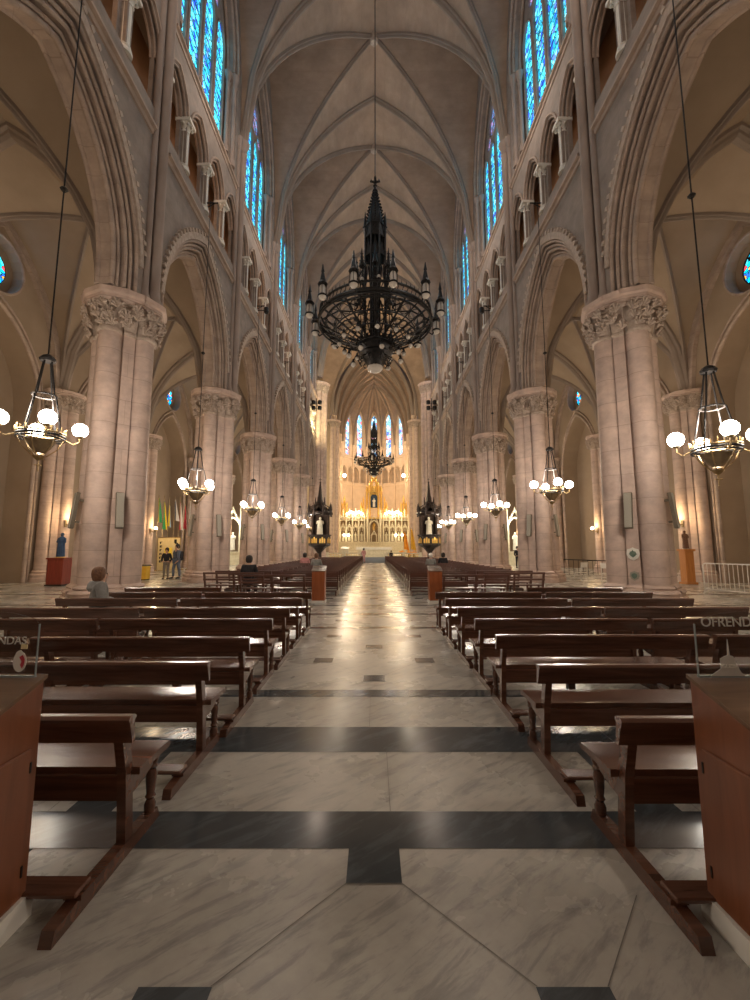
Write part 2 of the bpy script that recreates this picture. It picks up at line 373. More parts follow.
# ------------------------------------------------------------------ walls of the nave
def smap(side, yc): return lambda u, v, d: (side*(XW+d), yc+u, v)
for side, sn in ((-1, 'left'), (1, 'right')):
    W = MB()   # slots 0 wall, 1 arch stone, 2 passage, 3 choir
    T = MB(); HM = MB(); SC1 = MB(); SC2 = MB(); SH = MB()
    for k in KS:
        yc = Y0+S*k+S/2; fn = smap(side, yc); H = S/2
        def arcade(hs): return [(-H, 9.68), (-hs, 9.68)]+arc(hs, A_SPR, arise(hs), 14)+[(hs, 9.68), (H, 9.68)]
        # face layers
        for (hs, a, b_) in arch_orders:
            W.cur = 0 if a == 0 else 1
            if a == 0:
                loops = [arcade(hs)+[(H, 38.5), (-H, 38.5)]]
                loops += [lancet(.88, 16.75, 18.95, 1.36, c) for c in TR_C]
                loops += [lancet(3.22, 21.75, 27.9, 6.3)]
                W.slab(loops, a, b_, fn)
            elif a < .6:
                W.slab([arcade(hs)+[(H, 16.3), (-H, 16.3)]], a, b_, fn)
                if a < .3:
                    W.cur = 0
                    W.slab([[(-H, 16.3), (H, 16.3), (H, 21.4), (-H, 21.4)]]+[lancet(.74, 16.75, 18.95, 1.19, c) for c in TR_C], a, .38, fn)
                    W.slab([[(-H, 21.4), (H, 21.4), (H, 38.5), (-H, 38.5)], lancet(2.99, 21.75, 27.9, 6.0)], a, .62, fn)
            else:
                W.slab([arcade(hs)+[(H, 16.3), (-H, 16.3)]], a, b_, fn)
        # triforium passage
        W.cur = 2
        W.box(side*(XW+1.2), side*(XW+1.4), yc-H, yc+H, 16.3, 21.4)
        W.cur = 0
        W.box(side*(XW+.38), side*(XW+1.2), yc-H, yc+H, 16.3, 16.7)
        W.box(side*(XW+.38), side*(XW+1.3), yc-H, yc+H, 21.0, 21.4)
        # sloping sill under the windows
        W.prism([(0.02, 21.5), (.02, 21.75), (.72, 23.4), (.9, 23.4), (.9, 21.5)], yc-3.2, yc+3.2, lambda u, v, d: (side*(XW+u), d, v))
        # arcade arch mouldings
        for hs, d, r in ((3.26, .0, .06), (3.14, .12, .055), (3.03, .22, .07), (2.90, .36, .05), (2.80, .46, .085), (2.80, .9, .085), (3.6, 1.3, .07)):
            T.tube([fn(u, v, d) for u, v in [(-hs, 9.68)]+arc(hs, A_SPR, arise(hs), 14)+[(hs, 9.68)]], r, 8)
        # hood mould with carved blocks
        ho = [p for p in arc(3.50, A_SPR, arise(3.50)+.08, 18) if p[1] > 10.6]; hi = [p for p in arc(3.31, A_SPR, arise(3.31), 18) if p[1] > 10.6]
        n_ = min(len(ho), len(hi))
        HM.slab([ho+list(reversed(hi))], -.10, .05, fn)
        L = arc(3.52, A_SPR, arise(3.52)+.08, 60)
        acc = 0
        for i in range(1, len(L)):
            acc += math.dist(L[i], L[i-1])
            if acc > .27 and L[i][1] > 11.0:
                acc = 0; px, pz = L[i]; tx, tz = L[i][0]-L[i-1][0], L[i][1]-L[i-1][1]; l_ = math.hypot(tx, tz); tx /= l_; tz /= l_
                nx, nz = -tz, tx
                q = [(px-tx*.075-nx*.03, pz-tz*.075-nz*.03), (px+tx*.075-nx*.03, pz+tz*.075-nz*.03), (px+tx*.06+nx*.12, pz+tz*.06+nz*.12), (px-tx*.06+nx*.12, pz-tz*.06+nz*.12)]
                HM.prism(q, -.13, .03, fn)
        # triforium arch mouldings
        for c in TR_C:
            for hs, d, r in ((.92, -.02, .05), (.84, .06, .05), (.76, .2, .05), (.74, .36, .045)):
                T.tube([fn(u, v, d) for u, v in arc(hs, 18.95, 1.36*hs/.88+.03, 8, c)], r, 6)
        # clerestory arch mouldings and jamb shafts
        for hs, d, r in ((3.22, .0, .07), (3.11, .2, .09), (2.95, .5, .07)):
            T.tube([fn(u, v, d) for u, v in arc(hs, 27.9, 6.3*hs/3.22, 14)], r, 6)
        for sg in (-1, 1):
            for hs, d, r in ((3.13, .14, .12), (2.89, .42, .11)):
                x, y, _ = fn(sg*hs, 0, d)
                SH.lathe([(r*1.6, 21.8+d*2.4), (r*1.6, 22.1+d*2.4), (r, 22.3+d*2.4), (r, 26.9), (r*1.4, 27.0), (r, 27.05), (r*1.2, 27.2), (r*2, 27.5), (r*2.1, 27.65)], 10, (x, y, 0))
        # wall shafts above the capital
        for (du, d, r) in ((0, -.16, .17), (-.33, -.02, .12), (.33, -.02, .12)):
            x, y, _ = fn(-H+du, 0, d)
            SH.lathe([(r*1.5, 9.68), (r*1.5, 9.88), (r*1.1, 10.03), (r, 10.2), (r, SPR-.75), (r*1.35, SPR-.68), (r*1.05, SPR-.6), (r*1.3, SPR-.35), (r*1.9, SPR-.1), (r*2, SPR+.05)], 12, (x, y, 0))
    ya, yb = Y0+S*KS[0], YC0
    for z, dd, hh, Mb in ((15.95, .18, .26, SC1), (21.45, .16, .24, SC2)):
        for k in KS:
            a0 = Y0+S*k+.48; a1 = Y0+S*(k+1)-.48
            Mb.prism([(.02, z-hh), (-dd*.3, z-hh+.02), (-dd*.45, z-.12), (-dd, z-.08), (-dd, z+.02), (-dd*.4, z+.06), (.02, z+.14)], a0, a1, lambda u, v, d: (side*(XW+u), d, v))
    # end piece of nave wall up to crossing pier
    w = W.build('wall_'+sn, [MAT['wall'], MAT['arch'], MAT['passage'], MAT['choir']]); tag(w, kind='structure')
    n0 = 1 if side < 0 else 11
    for i, (Mb, mt, sm) in enumerate(((T, 'arch', 60), (HM, 'carved', False), (SC1, 'arch', False), (SC2, 'arch', False), (SH, 'shaft', 50))):
        tag(Mb.build('trim_%d' % (n0+i), MAT[mt], smooth=sm), kind='structure')

# ---- vaults
V = MB(); RB = MB(); BO = MB()
for k in KS:
    y0 = Y0+S*k; vault_bay(V, -XW, XW, y0, y0+S, SPR, APX); ribs_bay(RB, -XW, XW, y0, y0+S, SPR, APX, w=.115, d=.27, tw=.19, td=.36, ends=(True, False))
    BO.lathe([(.01, -.62), (.22, -.6), (.3, -.45), (.25, -.3), (.3, 0)], 12, (0, y0+S/2, APX))
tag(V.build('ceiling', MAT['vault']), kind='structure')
tag(RB.build('trim_21', MAT['rib']), kind='structure'); tag(BO.build('trim_22', MAT['carved'], smooth=True), kind='structure')
# crossing, choir and transept vaults
V = MB(); RB = MB()
vault_bay(V, -XW, XW, YC0, YC1, SPR, APX, 18); ribs_bay(RB, -XW, XW, YC0, YC1, SPR, APX, w=.2, d=.45, tw=.45, td=.7, ends=(True, False))
tag(V.build('ceiling_crossing', MAT['vault']), kind='structure')
V = MB()
nch = 3; sch = (APC-YC1)/nch
for i in range(nch):
    vault_bay(V, -6.9, 6.9, YC1+sch*i, YC1+sch*(i+1), SPR, APX); ribs_bay(RB, -6.9, 6.9, YC1+sch*i, YC1+sch*(i+1), SPR, APX, w=.15, d=.34, tw=.26, td=.45, ends=(True, i == nch-1))
tag(V.build('ceiling_choir', MAT['vault']), kind='structure')
V = MB()
for sd in (-1, 1):
    a, b_ = sorted((sd*XW, sd*22)); vault_bay(V, a, b_, YC0, YC1, SPR, APX, 12)
tag(V.build('ceiling_transept', MAT['vault']), kind='structure')
tag(RB.build('trim_23', MAT['rib']), kind='structure')

# ---- aisles
AX0, AX1, ASPR, AAPX = XW+WT, 16.7, 9.7, 16.4
V = MB(); RB = MB()
for side in (-1, 1):
    for k in KS:
        a, b_ = sorted((side*AX0, side*AX1)); y0 = Y0+S*k
        vault_bay(V, a, b_, y0, y0+S, ASPR, AAPX, 10)
        ribs_bay(RB, a, b_, y0, y0+S, ASPR, AAPX, w=.09, d=.2, tw=.30, td=.36, n=10, ends=(True, k == 4))
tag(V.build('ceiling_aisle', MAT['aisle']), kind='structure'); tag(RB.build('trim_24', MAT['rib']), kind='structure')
for side, sn in ((-1, 'left'), (1, 'right')):
    W = MB(); T = MB()
    for k in KS:
        yc = Y0+S*k+S/2; fn = lambda u, v, d: (side*(AX1+d), yc+u, v)
        H = S/2
        ch = [(-2.8, 0)]+arc(2.8, 8.3, 4.2, 12)+[(2.8, 0)]
        outer = [(-H, 0)]+ch+[(H, 0), (H, 17), (-H, 17)]
        W.cur = 0
        W.slab([outer, circ(1.25, 0, 14.3)], 0, 1.2, fn)
        W.slab([[(-H, 0), (H, 0), (H, 17), (-H, 17)], circ(1.0, 0, 14.3)], 1.2, 1.4, fn)
        W.slab([circ(1.26, 0, 14.3), circ(.9, 0, 14.3)], .5, .62, fn)
        for hs, d, r in ((2.87, -.02, .10), (3.1, -.03, .06)):
            T.tube([fn(u, v, d) for u, v in [(-hs, .0)]+arc(hs, 8.3, 4.2*hs/2.8, 12)+[(hs, .0)]], r, 8)
        T.tube([fn(u, v, 0) for u, v in circ(1.3, 0, 14.3, 24)], .07, 6, closed=True)
        # wall arch under the vault
        T.tube([fn(u*H/XW*.96, v, .0) for u, v in [(XW*(-1+i/10), ASPR+(AAPX-ASPR)*P(abs(-1+i/10))/P(0)-.15) for i in range(21)]], 0, prof=[(-.22, -.2), (.22, -.2), (.22, .2), (-.22, .2)], up=(1, 0, 0))
        # glazed oculus
        g = MB(); g.slab([circ(.92, 0, 0)], 0, .03, lambda u, v, d: (d, u, v))
        idx = (k+3)+(0 if side < 0 else 10)+20
        e = g.build('window_%d' % idx, MAT['oculus'], loc=(side*(AX1+.55), yc, 14.3)); tag(e, kind='structure')
        bars = MB(); bars.tube([(0, .9*math.cos(a), .9*math.sin(a)) for a in [2*PI*i/20 for i in range(20)]], .05, 6, closed=True)
        for a in range(4): bars.tube([(-side*.04, .88*math.cos(a*PI/4), .88*math.sin(a*PI/4)), (-side*.04, -.88*math.cos(a*PI/4), -.88*math.sin(a*PI/4))], .018, 4)
        bars.build('glazing_bar', MAT['iron'], e)
    W.cur = 0
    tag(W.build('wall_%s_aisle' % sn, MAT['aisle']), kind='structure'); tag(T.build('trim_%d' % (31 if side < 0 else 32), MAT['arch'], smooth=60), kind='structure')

# ---- transept, choir and back walls
W = MB()
for sd in (-1, 1):
    W.box(sd*9.2, sd*22, YC0-.1, YC0+.5, 0, 38.5); W.box(sd*7.6, sd*22, YC1-.2, YC1+.4, 0, 38.5); W.box(sd*22, sd*22.5, YC0-.1, YC1+.4, 0, 38.5)
    W.box(sd*8.9, sd*18, YC0-.3, YC0-.1, 0, 17)
tag(W.build('wall_transept', MAT['aisle']), kind='structure')
W = MB(); bk = Y0+S*KS[0]
W.box(-18, 18, bk-.6, bk, 0, 39)
tag(W.build('wall_back', MAT['wall']), kind='structure')
W = MB(); T = MB(); SH = MB()
for sd in (-1, 1):
    fn = lambda u, v, d: (sd*(6.9+d), YC1+u, v)
    L = APC-YC1
    loops = [[(0, 0), (L, 0), (L, 38.5), (0, 38.5)]]
    for i in range(nch):
        c = sch*(i+.5)
        loops.append(lancet(1.6, 16.2, 18.2, 2.0, c)); loops.append(lancet(1.3, 22.6, 28, 3.4, c)); loops.append(lancet(2.2, 1.5, 9, 4, c))
    W.slab(loops, 0, .6, fn); W.box(sd*7.5, sd*7.7, YC1, APC, 0, 21.5)
    for i in range(nch+1):
        y = YC1+sch*i
        SH.lathe([(.3, 0), (.3, 1.2), (.22, 1.4), (.22, SPR-.6), (.26, SPR-.4), (.42, SPR)], 10, (sd*6.85, y, 0))
    for z in (15.6, 21.4): T.box(sd*6.75, sd*7, YC1, APC, z-.15, z+.15)
# apse
NA = 5; AV = [(6.9, 1.0), (4.7, 3.6), (1.75, 5.1), (-1.75, 5.1), (-4.7, 3.6), (-6.9, 1.0)]
V = MB(); RB = MB()
apz = APX
for i in range(NA):
    p, q = AV[i], AV[i+1]
    L = math.dist(p, q); tx, ty = (q[0]-p[0])/L, (q[1]-p[1])/L; nx, ny = ty, -tx
    if nx*(p[0]+q[0])+ny*(p[1]+q[1]) < 0: nx, ny = -nx, -ny
    fn = lambda u, v, d: (p[0]+tx*u+nx*d, APC+p[1]+ty*u+ny*d, v)
    c = L/2
    W.slab([[(0, 0), (L, 0), (L, 35), (0, 35)], lancet(.62, 22.2, 30.4, 1.5, c), lancet(.75, 16.2, 18.4, 1.3, c-.95), lancet(.75, 16.2, 18.4, 1.3, c+.95)], 0, .6, fn)
    W.slab([[(-1.2, 15), (L+1.2, 15), (L+1.2, 21.4), (-1.2, 21.4)]], 1.3, 1.4, fn)
    for hs in (.72, .85): T.tube([fn(u, v, -.02) for u, v in lancet(hs, 22.2, 30.4, 1.5*hs/.62, c)], .07, 6)
    for s_ in (-.95, .95):
        T.tube([fn(u, v, -.02) for u, v in lancet(.8, 16.2, 18.4, 1.38, c+s_)], .06, 6)
    for z in (15.6, 21.6): T.prism([(0, z-.15), (0, z+.15), (L, z+.15), (L, z-.15)], -.18, .1, fn)
    for s_ in (-1.75, 0, 1.75):
        x, y, _ = fn(c+s_, 0, -.02); SH.lathe([(.13, 16.2), (.13, 16.4), (.08, 16.5), (.08, 18.0), (.15, 18.4)], 8, (x, y, 0))
    g = MB(); g.slab([lancet(.6, 22.3, 30.4, 1.45, 0)], 0, .03, lambda u, v, d: (tx*u+nx*d, ty*u+ny*d, v-22.3))
    o = g.build('window_%d' % (41+i), MAT['apsewin'], loc=(fn(c, 0, .35)[0], fn(c, 0, .35)[1], 22.3)); tag(o, kind='structure')
    bars = MB()
    for j in range(9): bars.tube([(-tx*.58-nx*.03, -ty*.58-ny*.03, .9*j+.6), (tx*.58-nx*.03, ty*.58-ny*.03, .9*j+.6)], .02, 4)
    bars.build('glazing_bar', MAT['iron'], o)
    SH.lathe([(.28, 0), (.2, 1.2), (.2, SPR-.6), (.38, SPR)], 10, (p[0]*.97, APC+p[1]*.97, 0))
    # vault cell (gore) with its own curved wall arch
    n = 10; vs = []; fs = []
    for a_ in range(n+1):
        t = a_/n
        for b_ in range(n+1):
            w_ = b_/n
            ex, ey = p[0]+(q[0]-p[0])*w_, p[1]+(q[1]-p[1])*w_
            lat = abs(2*w_-1)
            zw = SPR+8.6*P(lat)/P(0); zc = apz
            zr = SPR+(apz-SPR)*P(t)/P(0)
            z = max(zr, zw*t+zc*(1-t)-1.2*math.sin(PI*t)*.3) if lat < .999 else zr
            vs.append((ex*t, APC+ey*t, z))
    for a_ in range(n):
        for b_ in range(n): fs.append((a_*(n+1)+b_, a_*(n+1)+b_+1, (a_+1)*(n+1)+b_+1, (a_+1)*(n+1)+b_))
    V.add(vs, fs)
W.box(-6.9, -7.5, APC, APC+1.1, 0, 38.5); W.box(6.9, 7.5, APC, APC+1.1, 0, 38.5)
for vx, vy in AV:
    RB.tube([(vx*t, APC+vy*t, SPR+(apz-SPR)*P(t)/P(0)) for t in [i/14 for i in range(15)]], 0, prof=rib_profile(.15, .36), up=(0, 0, 1))
tag(W.build('wall_apse', MAT['choir']), kind='structure'); tag(V.build('ceiling_apse', MAT['vault']), kind='structure')
tag(T.build('trim_41', MAT['choir'], smooth=50), kind='structure'); tag(SH.build('trim_42', MAT['choir'], smooth=50), kind='structure'); tag(RB.build('trim_43', MAT['rib']), kind='structure')

# ---- clerestory windows
def clerestory():
    e = empty('window_1', kind='structure')
    t = MB(); fn = lambda u, v, d: (d, u, v)
    loops = [[(-3.3, 21.5), (3.3, 21.5), (3.3, 35), (-3.3, 35)]]+[lancet(.56, 23.4, 28.8, 1.0, c) for c in LAN]+[circ(1.1, 0, 31.1, 24)]
    loops += [circ(.42, -1.36, 30.3, 12), circ(.42, 1.36, 30.3, 12)]
    t.slab(loops, 0, .2, fn)
    for c in LAN:
        t.tube([fn(u, v, 0) for u, v in lancet(.58, 23.4, 28.8, 1.02, c)], .05, 6)
    for c in (-1.44, 0, 1.44): t.lathe([(.12, 23.4), (.12, 23.7), (.07, 23.8), (.07, 27.7), (.13, 28.0)], 8, (-.02, c, 0))
    t.tube([fn(u, v, 0) for u, v in circ(1.13, 0, 31.1, 24)], .06, 6, closed=True)
    for i in range(6): t.tube([fn(.95*math.cos(i*PI/3+.5), 31.1+.95*math.sin(i*PI/3+.5), .08), fn(0, 31.1, .08)], .04, 5)
    t.build('tracery', MAT['wall'], e, smooth=50)
    for c in LAN:
        g = MB(); g.slab([lancet(.56, 23.4, 28.8, 1.0, c)], .1, .13, fn); gp = g.build('glass_pane', MAT['bluewin'], e)
        bars = MB()
        for j in range(8): bars.tube([(.085, c-.55, 23.8+.6*j), (.085, c+.55, 23.8+.6*j)], .016, 4)
        bars.build('glazing_bar', MAT['iron'], gp)
    g = MB(); g.slab([circ(1.1, 0, 31.1)], .1, .13, fn); g.slab([circ(.42, -1.36, 30.3)], .1, .13, fn); g.slab([circ(.42, 1.36, 30.3)], .1, .13, fn)
    g.build('rose_pane', MAT['purplewin'], e)
    return e
W0 = clerestory(); n = 1
for side in (-1, 1):
    for k in KS:
        o = W0 if n == 1 else copy_tree(W0)
        o.location = (side*(XW+.62), Y0+S*k+S/2, 0); o.rotation_euler.z = 0 if side > 0 else PI; o.name = 'window_%d' % n; n += 1

# ---- pillars
def make_pillar(h=9.68, plinth=.58, r=PR, cap=1.3):
    e = empty('stone_pillar')
    bs = MB(); bs.loft(rings_plan([(1.33*r, 0, .7), (1.33*r, .34*plinth, .7), (1.27*r, .36*plinth, .6), (1.27*r, .5*plinth, .6), (1.32*r, .56*plinth, .5), (1.28*r, .66*plinth, .5), (1.16*r, .72*plinth, .4), (1.2*r, .8*plinth, .3), (1.16*r, .88*plinth, .2), (1.07*r, .95*plinth, 0)]))
    bs.build('base', MAT['pillar'], e, smooth=30)
    sh = MB(); sh.loft(rings_plan([(1.055*r, .93*plinth, 0), (1.04*r, h*.3, 0), (1.015*r, h*.6, 0), (1.0*r, h-cap, 0)])); sh.build('shaft', MAT['pillar'], e, smooth=30)
    c = MB(); c.loft(rings_plan([(1.0*r, h-cap-.02, 0), (1.07*r, h-cap+.02, 0), (1.07*r, h-cap+.1, 0), (1.0*r, h-cap+.13, .1), (1.02*r, h-cap*.75, .3), (1.1*r, h-cap*.35, .6), (1.2*r, h-cap*.28, .9)]))
    # carved foliage: two tiers of curling leaves
    random.seed(3)
    for tier, (z, rr, nn, s_) in enumerate(((h-cap*.80, 1.00, 14, .25), (h-cap*.60, 1.07, 15, .27), (h-cap*.41, 1.16, 16, .25))):
        for i in range(nn):
            a = 2*PI*(i+.5*(tier % 2))/nn+random.uniform(-.09, .09); pr = PLAN[int(a/(2*PI)*96) % 96]*.5+.5*.97
            rad = pr*rr*r; s2 = s_*random.uniform(.85, 1.2); zc = z+random.uniform(-.05, .05); rot = random.uniform(-.6, .6)
            ca, sa = math.cos(a), math.sin(a)
            def L(u, o_, w): return (ca*(rad+o_)-sa*u, sa*(rad+o_)+ca*u, zc+w)
            for q in range(5):
                th = rot+PI/2+(q-2)*.62; ln = s2*(.75 if q in (0, 4) else .95 if q in (1, 3) else 1.15)
                c.tube([L(0, .02, -s2*.35), L(ln*.45*math.cos(th), .09, ln*.45*math.sin(th)-s2*.3), L(ln*.8*math.cos(th), .15, ln*.8*math.sin(th)-s2*.28), L(ln*.95*math.cos(th+.35), .11, ln*.9*math.sin(th+.35)-s2*.28)], [.03, .045, .042, .02], 6)
            c.sph(L(s2*.3*math.cos(rot), .17, -s2*.1), .045, 6)
    c.build('capital', MAT['carved'], e, smooth=40)
    ab = MB(); ab.loft(rings_plan([(1.2*r, h-cap*.3, 1), (1.28*r, h-cap*.24, 1), (1.28*r, h-cap*.17, 1), (1.34*r, h-cap*.13, 1), (1.36*r, h-.02, 1), (1.3*r, h, 1)]))
    ab.build('abacus', MAT['pillar'], e, smooth=30)
    return e
PP = make_pillar(); first = True
for side, sn in ((-1, 'left'), (1, 'right')):
    for k in range(-1, 5):
        nm = ['hidden beside the front benches', 'nearest in view', 'second from the front', 'third from the front', 'fourth from the front', 'fifth, last before the pulpit'][k+1]
        lb = 'pink stone arcade pillar with carved capital on the %s, %s' % (sn, nm)
        o = PP if first else copy_tree(PP); first = False
        o.location = (side*XP, Y0+S*k, 0); o['label'] = lb; tag(o, cat='pillar', group='arcade pillars of the nave', kind='thing')
# crossing piers
CP = make_pillar(23.7, .7, 1.05, 1.3)
for i, (x, y, lb) in enumerate(((-7.4, YC0+.6, 'left near'), (7.4, YC0+.6, 'right near'), (-7.2, YC1+.6, 'left far'), (7.2, YC1+.6, 'right far'))):
    o = CP if i == 0 else copy_tree(CP); o.name = 'crossing_pier' if i == 0 else o.name
    o.location = (x, y, 0); tag(o, 'tall clustered stone pier on the %s corner of the crossing' % lb, 'pillar', 'piers of the crossing', 'thing')
for o in bpy.data.objects:
    if o.name.startswith('stone_pillar') and o.get('group', '').startswith('piers'): o.name = 'crossing_pier'
# aisle wall responds
RS = make_pillar(9.7, .6, .76, 1.0); RS.name = 'wall_pier'; i = 0
for side, sn in ((-1, 'left'), (1, 'right')):
    for k in range(0, 6):
        o = RS if i == 0 else copy_tree(RS); i += 1
        o.location = (side*16.4, Y0+S*k, 0)
        tag(o, 'clustered stone pier against the %s aisle wall, %s from the front' % (sn, ORD[k]), 'pier', 'piers along the aisle walls', 'thing')

# ---- triforium colonnettes
def colonnette():
    e = empty('colonnette')
    a = MB(); a.lathe([(.24, 0), (.24, .12), (.18, .2), (.2, .26), (.15, .32)], 12); a.build('base', MAT['pale'], e, smooth=True)
    a = MB(); a.lathe([(.145, .3), (.14, 1.75)], 12); a.build('shaft', MAT['pale'], e, smooth=True)
    a = MB(); a.lathe([(.17, 1.74), (.17, 1.8), (.15, 1.83), (.2, 2.0), (.29, 2.1)], 12)
    for i in range(8): a.sph((.25*math.cos(i*PI/4), .25*math.sin(i*PI/4), 2.02), .065, 6)
    a.box(-.30, .30, -.28, .28, 2.1, 2.24); a.build('capital', MAT['pale'], e, smooth=40)
    return e
C0 = colonnette(); i = 0
for side, sn in ((-1, 'left'), (1, 'right')):
    for k in range(-1, 5):
        for j, u in enumerate((-3.93, -2.0375, 0, 2.0375)):
            o = C0 if i == 0 else copy_tree(C0); i += 1
            o.location = (side*(XW+.12), Y0+S*k+S/2+u, 16.72)
            tag(o, 'pale gallery colonnette, %s from the front on the %s gallery' % (ORD[(k+1)*4+j], sn), 'colonnette', 'colonnettes of the gallery', 'thing')
# ------------------------------------------------------------------ floor with inlaid marble
F = MB()
F.box(-18, 18, bk-.5, YC1+30, -.1, 0)
F.box(-23, 23, YC0, YC1, -.1, -.0005)
F.cur = 1
def inlay(x0, x1, y0, y1, z=.002): F.add([(x0, y0, z), (x1, y0, z), (x1, y1, z), (x0, y1, z)], [(0, 1, 2, 3)])
for y0, y1 in ((2.46, 2.78), (3.54, 4.01), (4.79, 5.02), (8.75, 8.95), (10.55, 10.75), (12.2, 12.35), (-1.5, -1.2), (15.0, 15.2), (22.4, 22.6), (29.8, 30)):
    inlay(-16.3, 16.3, y0, y1)
inlay(-.135, .135, 2.22, 2.46)
def dots(y, xs, dy=.25):
    for x in xs: inlay(x-.135, x+.135, y, y+dy)
dots(1.49, (-.73, .73, -2.2, 2.2)); dots(.6, (0, -1.46, 1.46))
yy = 5.33; i = 0
while yy < 48:
    if not any(a-.05 < yy < b_+.05 or a-.05 < yy+.25 < b_+.05 for a, b_ in ((8.75, 8.95), (10.55, 10.75), (12.2, 12.35), (15, 15.2))):
        dots(yy, (0, -1.46, 1.46) if i % 2 == 0 else (-.73, .73), .25)
    yy += .85; i += 1
# dark border crossing below the benches
for sx in (-1, 1):
    for yy in (3.0, 5.6, 7.8): inlay(sx*1.95-.12, sx*1.95+.12, 2.05, 2.46)
    inlay(sx*1.75-.14, sx*1.75+.14, 2.78, 3.54)
F.cur = 2
def joint(x0, y0, x1, y1, w=.002, z=.0035):
    dx, dy = x1-x0, y1-y0; l = math.hypot(dx, dy); nx, ny = -dy/l*w, dx/l*w
    F.add([(x0+nx, y0+ny, z), (x1+nx, y1+ny, z), (x1-nx, y1-ny, z), (x0-nx, y0-ny, z)], [(0, 1, 2, 3)])
joint(-.135, 2.22, -.6, 1.74); joint(.135, 2.22, .6, 1.74); joint(-.135, 2.22, .135, 2.22)
joint(.6, 1.49, .135, .85); joint(-.6, 1.49, -.135, .85); joint(.86, 1.74, 1.22, 2.15)
joint(.1, 2.78, .1, 3.54); joint(-.04, 4.01, -.04, 4.79)
i = 0; yy = 5.33
while yy < 30:
    if i % 2 == 0:
        for sx in (-1, 1):
            joint(sx*.135, yy+.25, sx*.6, yy+.85); joint(sx*.135, yy, sx*.6, yy-.6); joint(sx*.86, yy+.85, sx*1.33, yy+.25); joint(sx*.86, yy-.6, sx*1.33, yy)
    yy += .85; i += 1
for a in range(-16, 17):
    if abs(a) > 1: joint(a, 2.78, a, 30)
for b_ in range(6, 40, 1): joint(-16, b_+.3, -1.5, b_+.3); joint(16, b_+.3, 1.5, b_+.3)
tag(F.build('floor', [MAT['marble'], MAT['band'], MAT['joint']]), kind='structure')
F = MB(); F.box(-7.2, 7.2, 53.2, APC+6.5, 0, .35); F.box(-6.9, 6.9, 60, APC+6.5, .35, .7); F.box(-6.8, 6.8, 76, APC+6.5, .7, 1.1)
tag(F.build('floor_sanctuary', MAT['ivory']), kind='structure')

# ------------------------------------------------------------------ benches
PL = 2.08
def pew_parts():
    h = PL/2; parts = []
    m_ = MB(); m_.prism([(.03, .45), (.33, .45), (.36, .445), (.375, .43), (.36, .41), (.03, .41)], -h+.035, h-.035, lambda u, v, d: (d, u, v)); parts.append(('seat', m_, False))
    m_ = MB(); m_.prism([(-.125, .645), (-.10, .645), (-.115, .755), (-.10, .775), (-.12, .79), (-.155, .79), (-.17, .775), (-.16, .755)], -h+.0, h, lambda u, v, d: (d, u, v)); parts.append(('backrest', m_, False))
    for sx in (-1, 1):
        m_ = MB(); x0 = sx*(h-.10)
        m_.loft([[(x0-.024, y-.03, z), (x0+.024, y-.03, z), (x0+.024, y+.035, z), (x0-.024, y+.035, z)] for y, z in ((.035, .07), (.02, .25), (0, .44), (-.04, .60), (-.08, .75))]); parts.append(('post', m_, False))
        m_ = MB(); m_.lathe([(.03, .065), (.032, .11), (.02, .14), (.03, .155), (.022, .17), (.027, .22), (.032, .28), (.024, .315), (.034, .33), (.028, .345), (.036, .36), (.036, .42)], 12, (x0, .29, 0)); parts.append(('leg', m_, True))
        m_ = MB(); m_.prism([(-.50, .0), (-.485, .06), (-.3, .075), (.2, .075), (.33, .07), (.36, .0)], x0-.028, x0+.028, lambda u, v, d: (d, u, v)); parts.append(('runner', m_, False))
        m_ = MB(); m_.prism([(.04, .41), (.33, .41), (.33, .37), (.28, .36), (.24, .345), (.12, .31), (.04, .30)], x0-.02, x0+.02, lambda u, v, d: (d, u, v)); parts.append(('bracket', m_, False))
    m_ = MB(); m_.box(-h+.1, h-.1, .0, .03, .29, .415); parts.append(('apron', m_, False))
    m_ = MB(); m_.box(-h+.12, h-.12, .28, .305, .34, .41); parts.append(('apron', m_, False))
    m_ = MB(); m_.box(-h+.07, h-.07, -.375, -.265, .09, .115, .006)
    parts.append(('kneeler', m_, False))
    for x in (-h+.10, 0, h-.10):
        m_ = MB(); m_.box(x-.04, x+.04, -.35, -.28, .07 if x else 0, .092); parts.append(('kneeler_block', m_, False))
    return parts
def make_pew(name, mat):
    e = empty(name)
    for nm, m_, sm in pew_parts():
        m_.v = [(x, y, z*.965) for x, y, z in m_.v]; m_.build(nm, mat, e, smooth=sm)
    return e
P0 = make_pew('pew', MAT['wood']); i = 0
for side, sn in ((-1, 'left'), (1, 'right')):
    for cn, x0, rows in (('aisle', 1.215, range(0, 7)), ('outer', 3.365, range(1, 8))):
        for r_ in rows:
            o = P0 if i == 0 else copy_tree(P0); i += 1
            off = random.uniform(-.02, .02)
            if r_ == 0: off = .01
            o.location = (side*(x0+PL/2+off), ([2.385, 3.40, 4.29, 5.36, 6.30, 7.49, 8.52, 9.52] if side < 0 else [2.36, 3.33, 4.40, 5.36, 6.38, 7.47, 8.54, 9.52])[r_], 0); o.rotation_euler.z = random.uniform(-.006, .006)
            tag(o, 'dark wooden bench with kneeler, %s row from the front in the %s %s column' % (ORD[r_], sn, cn), 'bench', 'dark benches of the front blocks', 'thing')
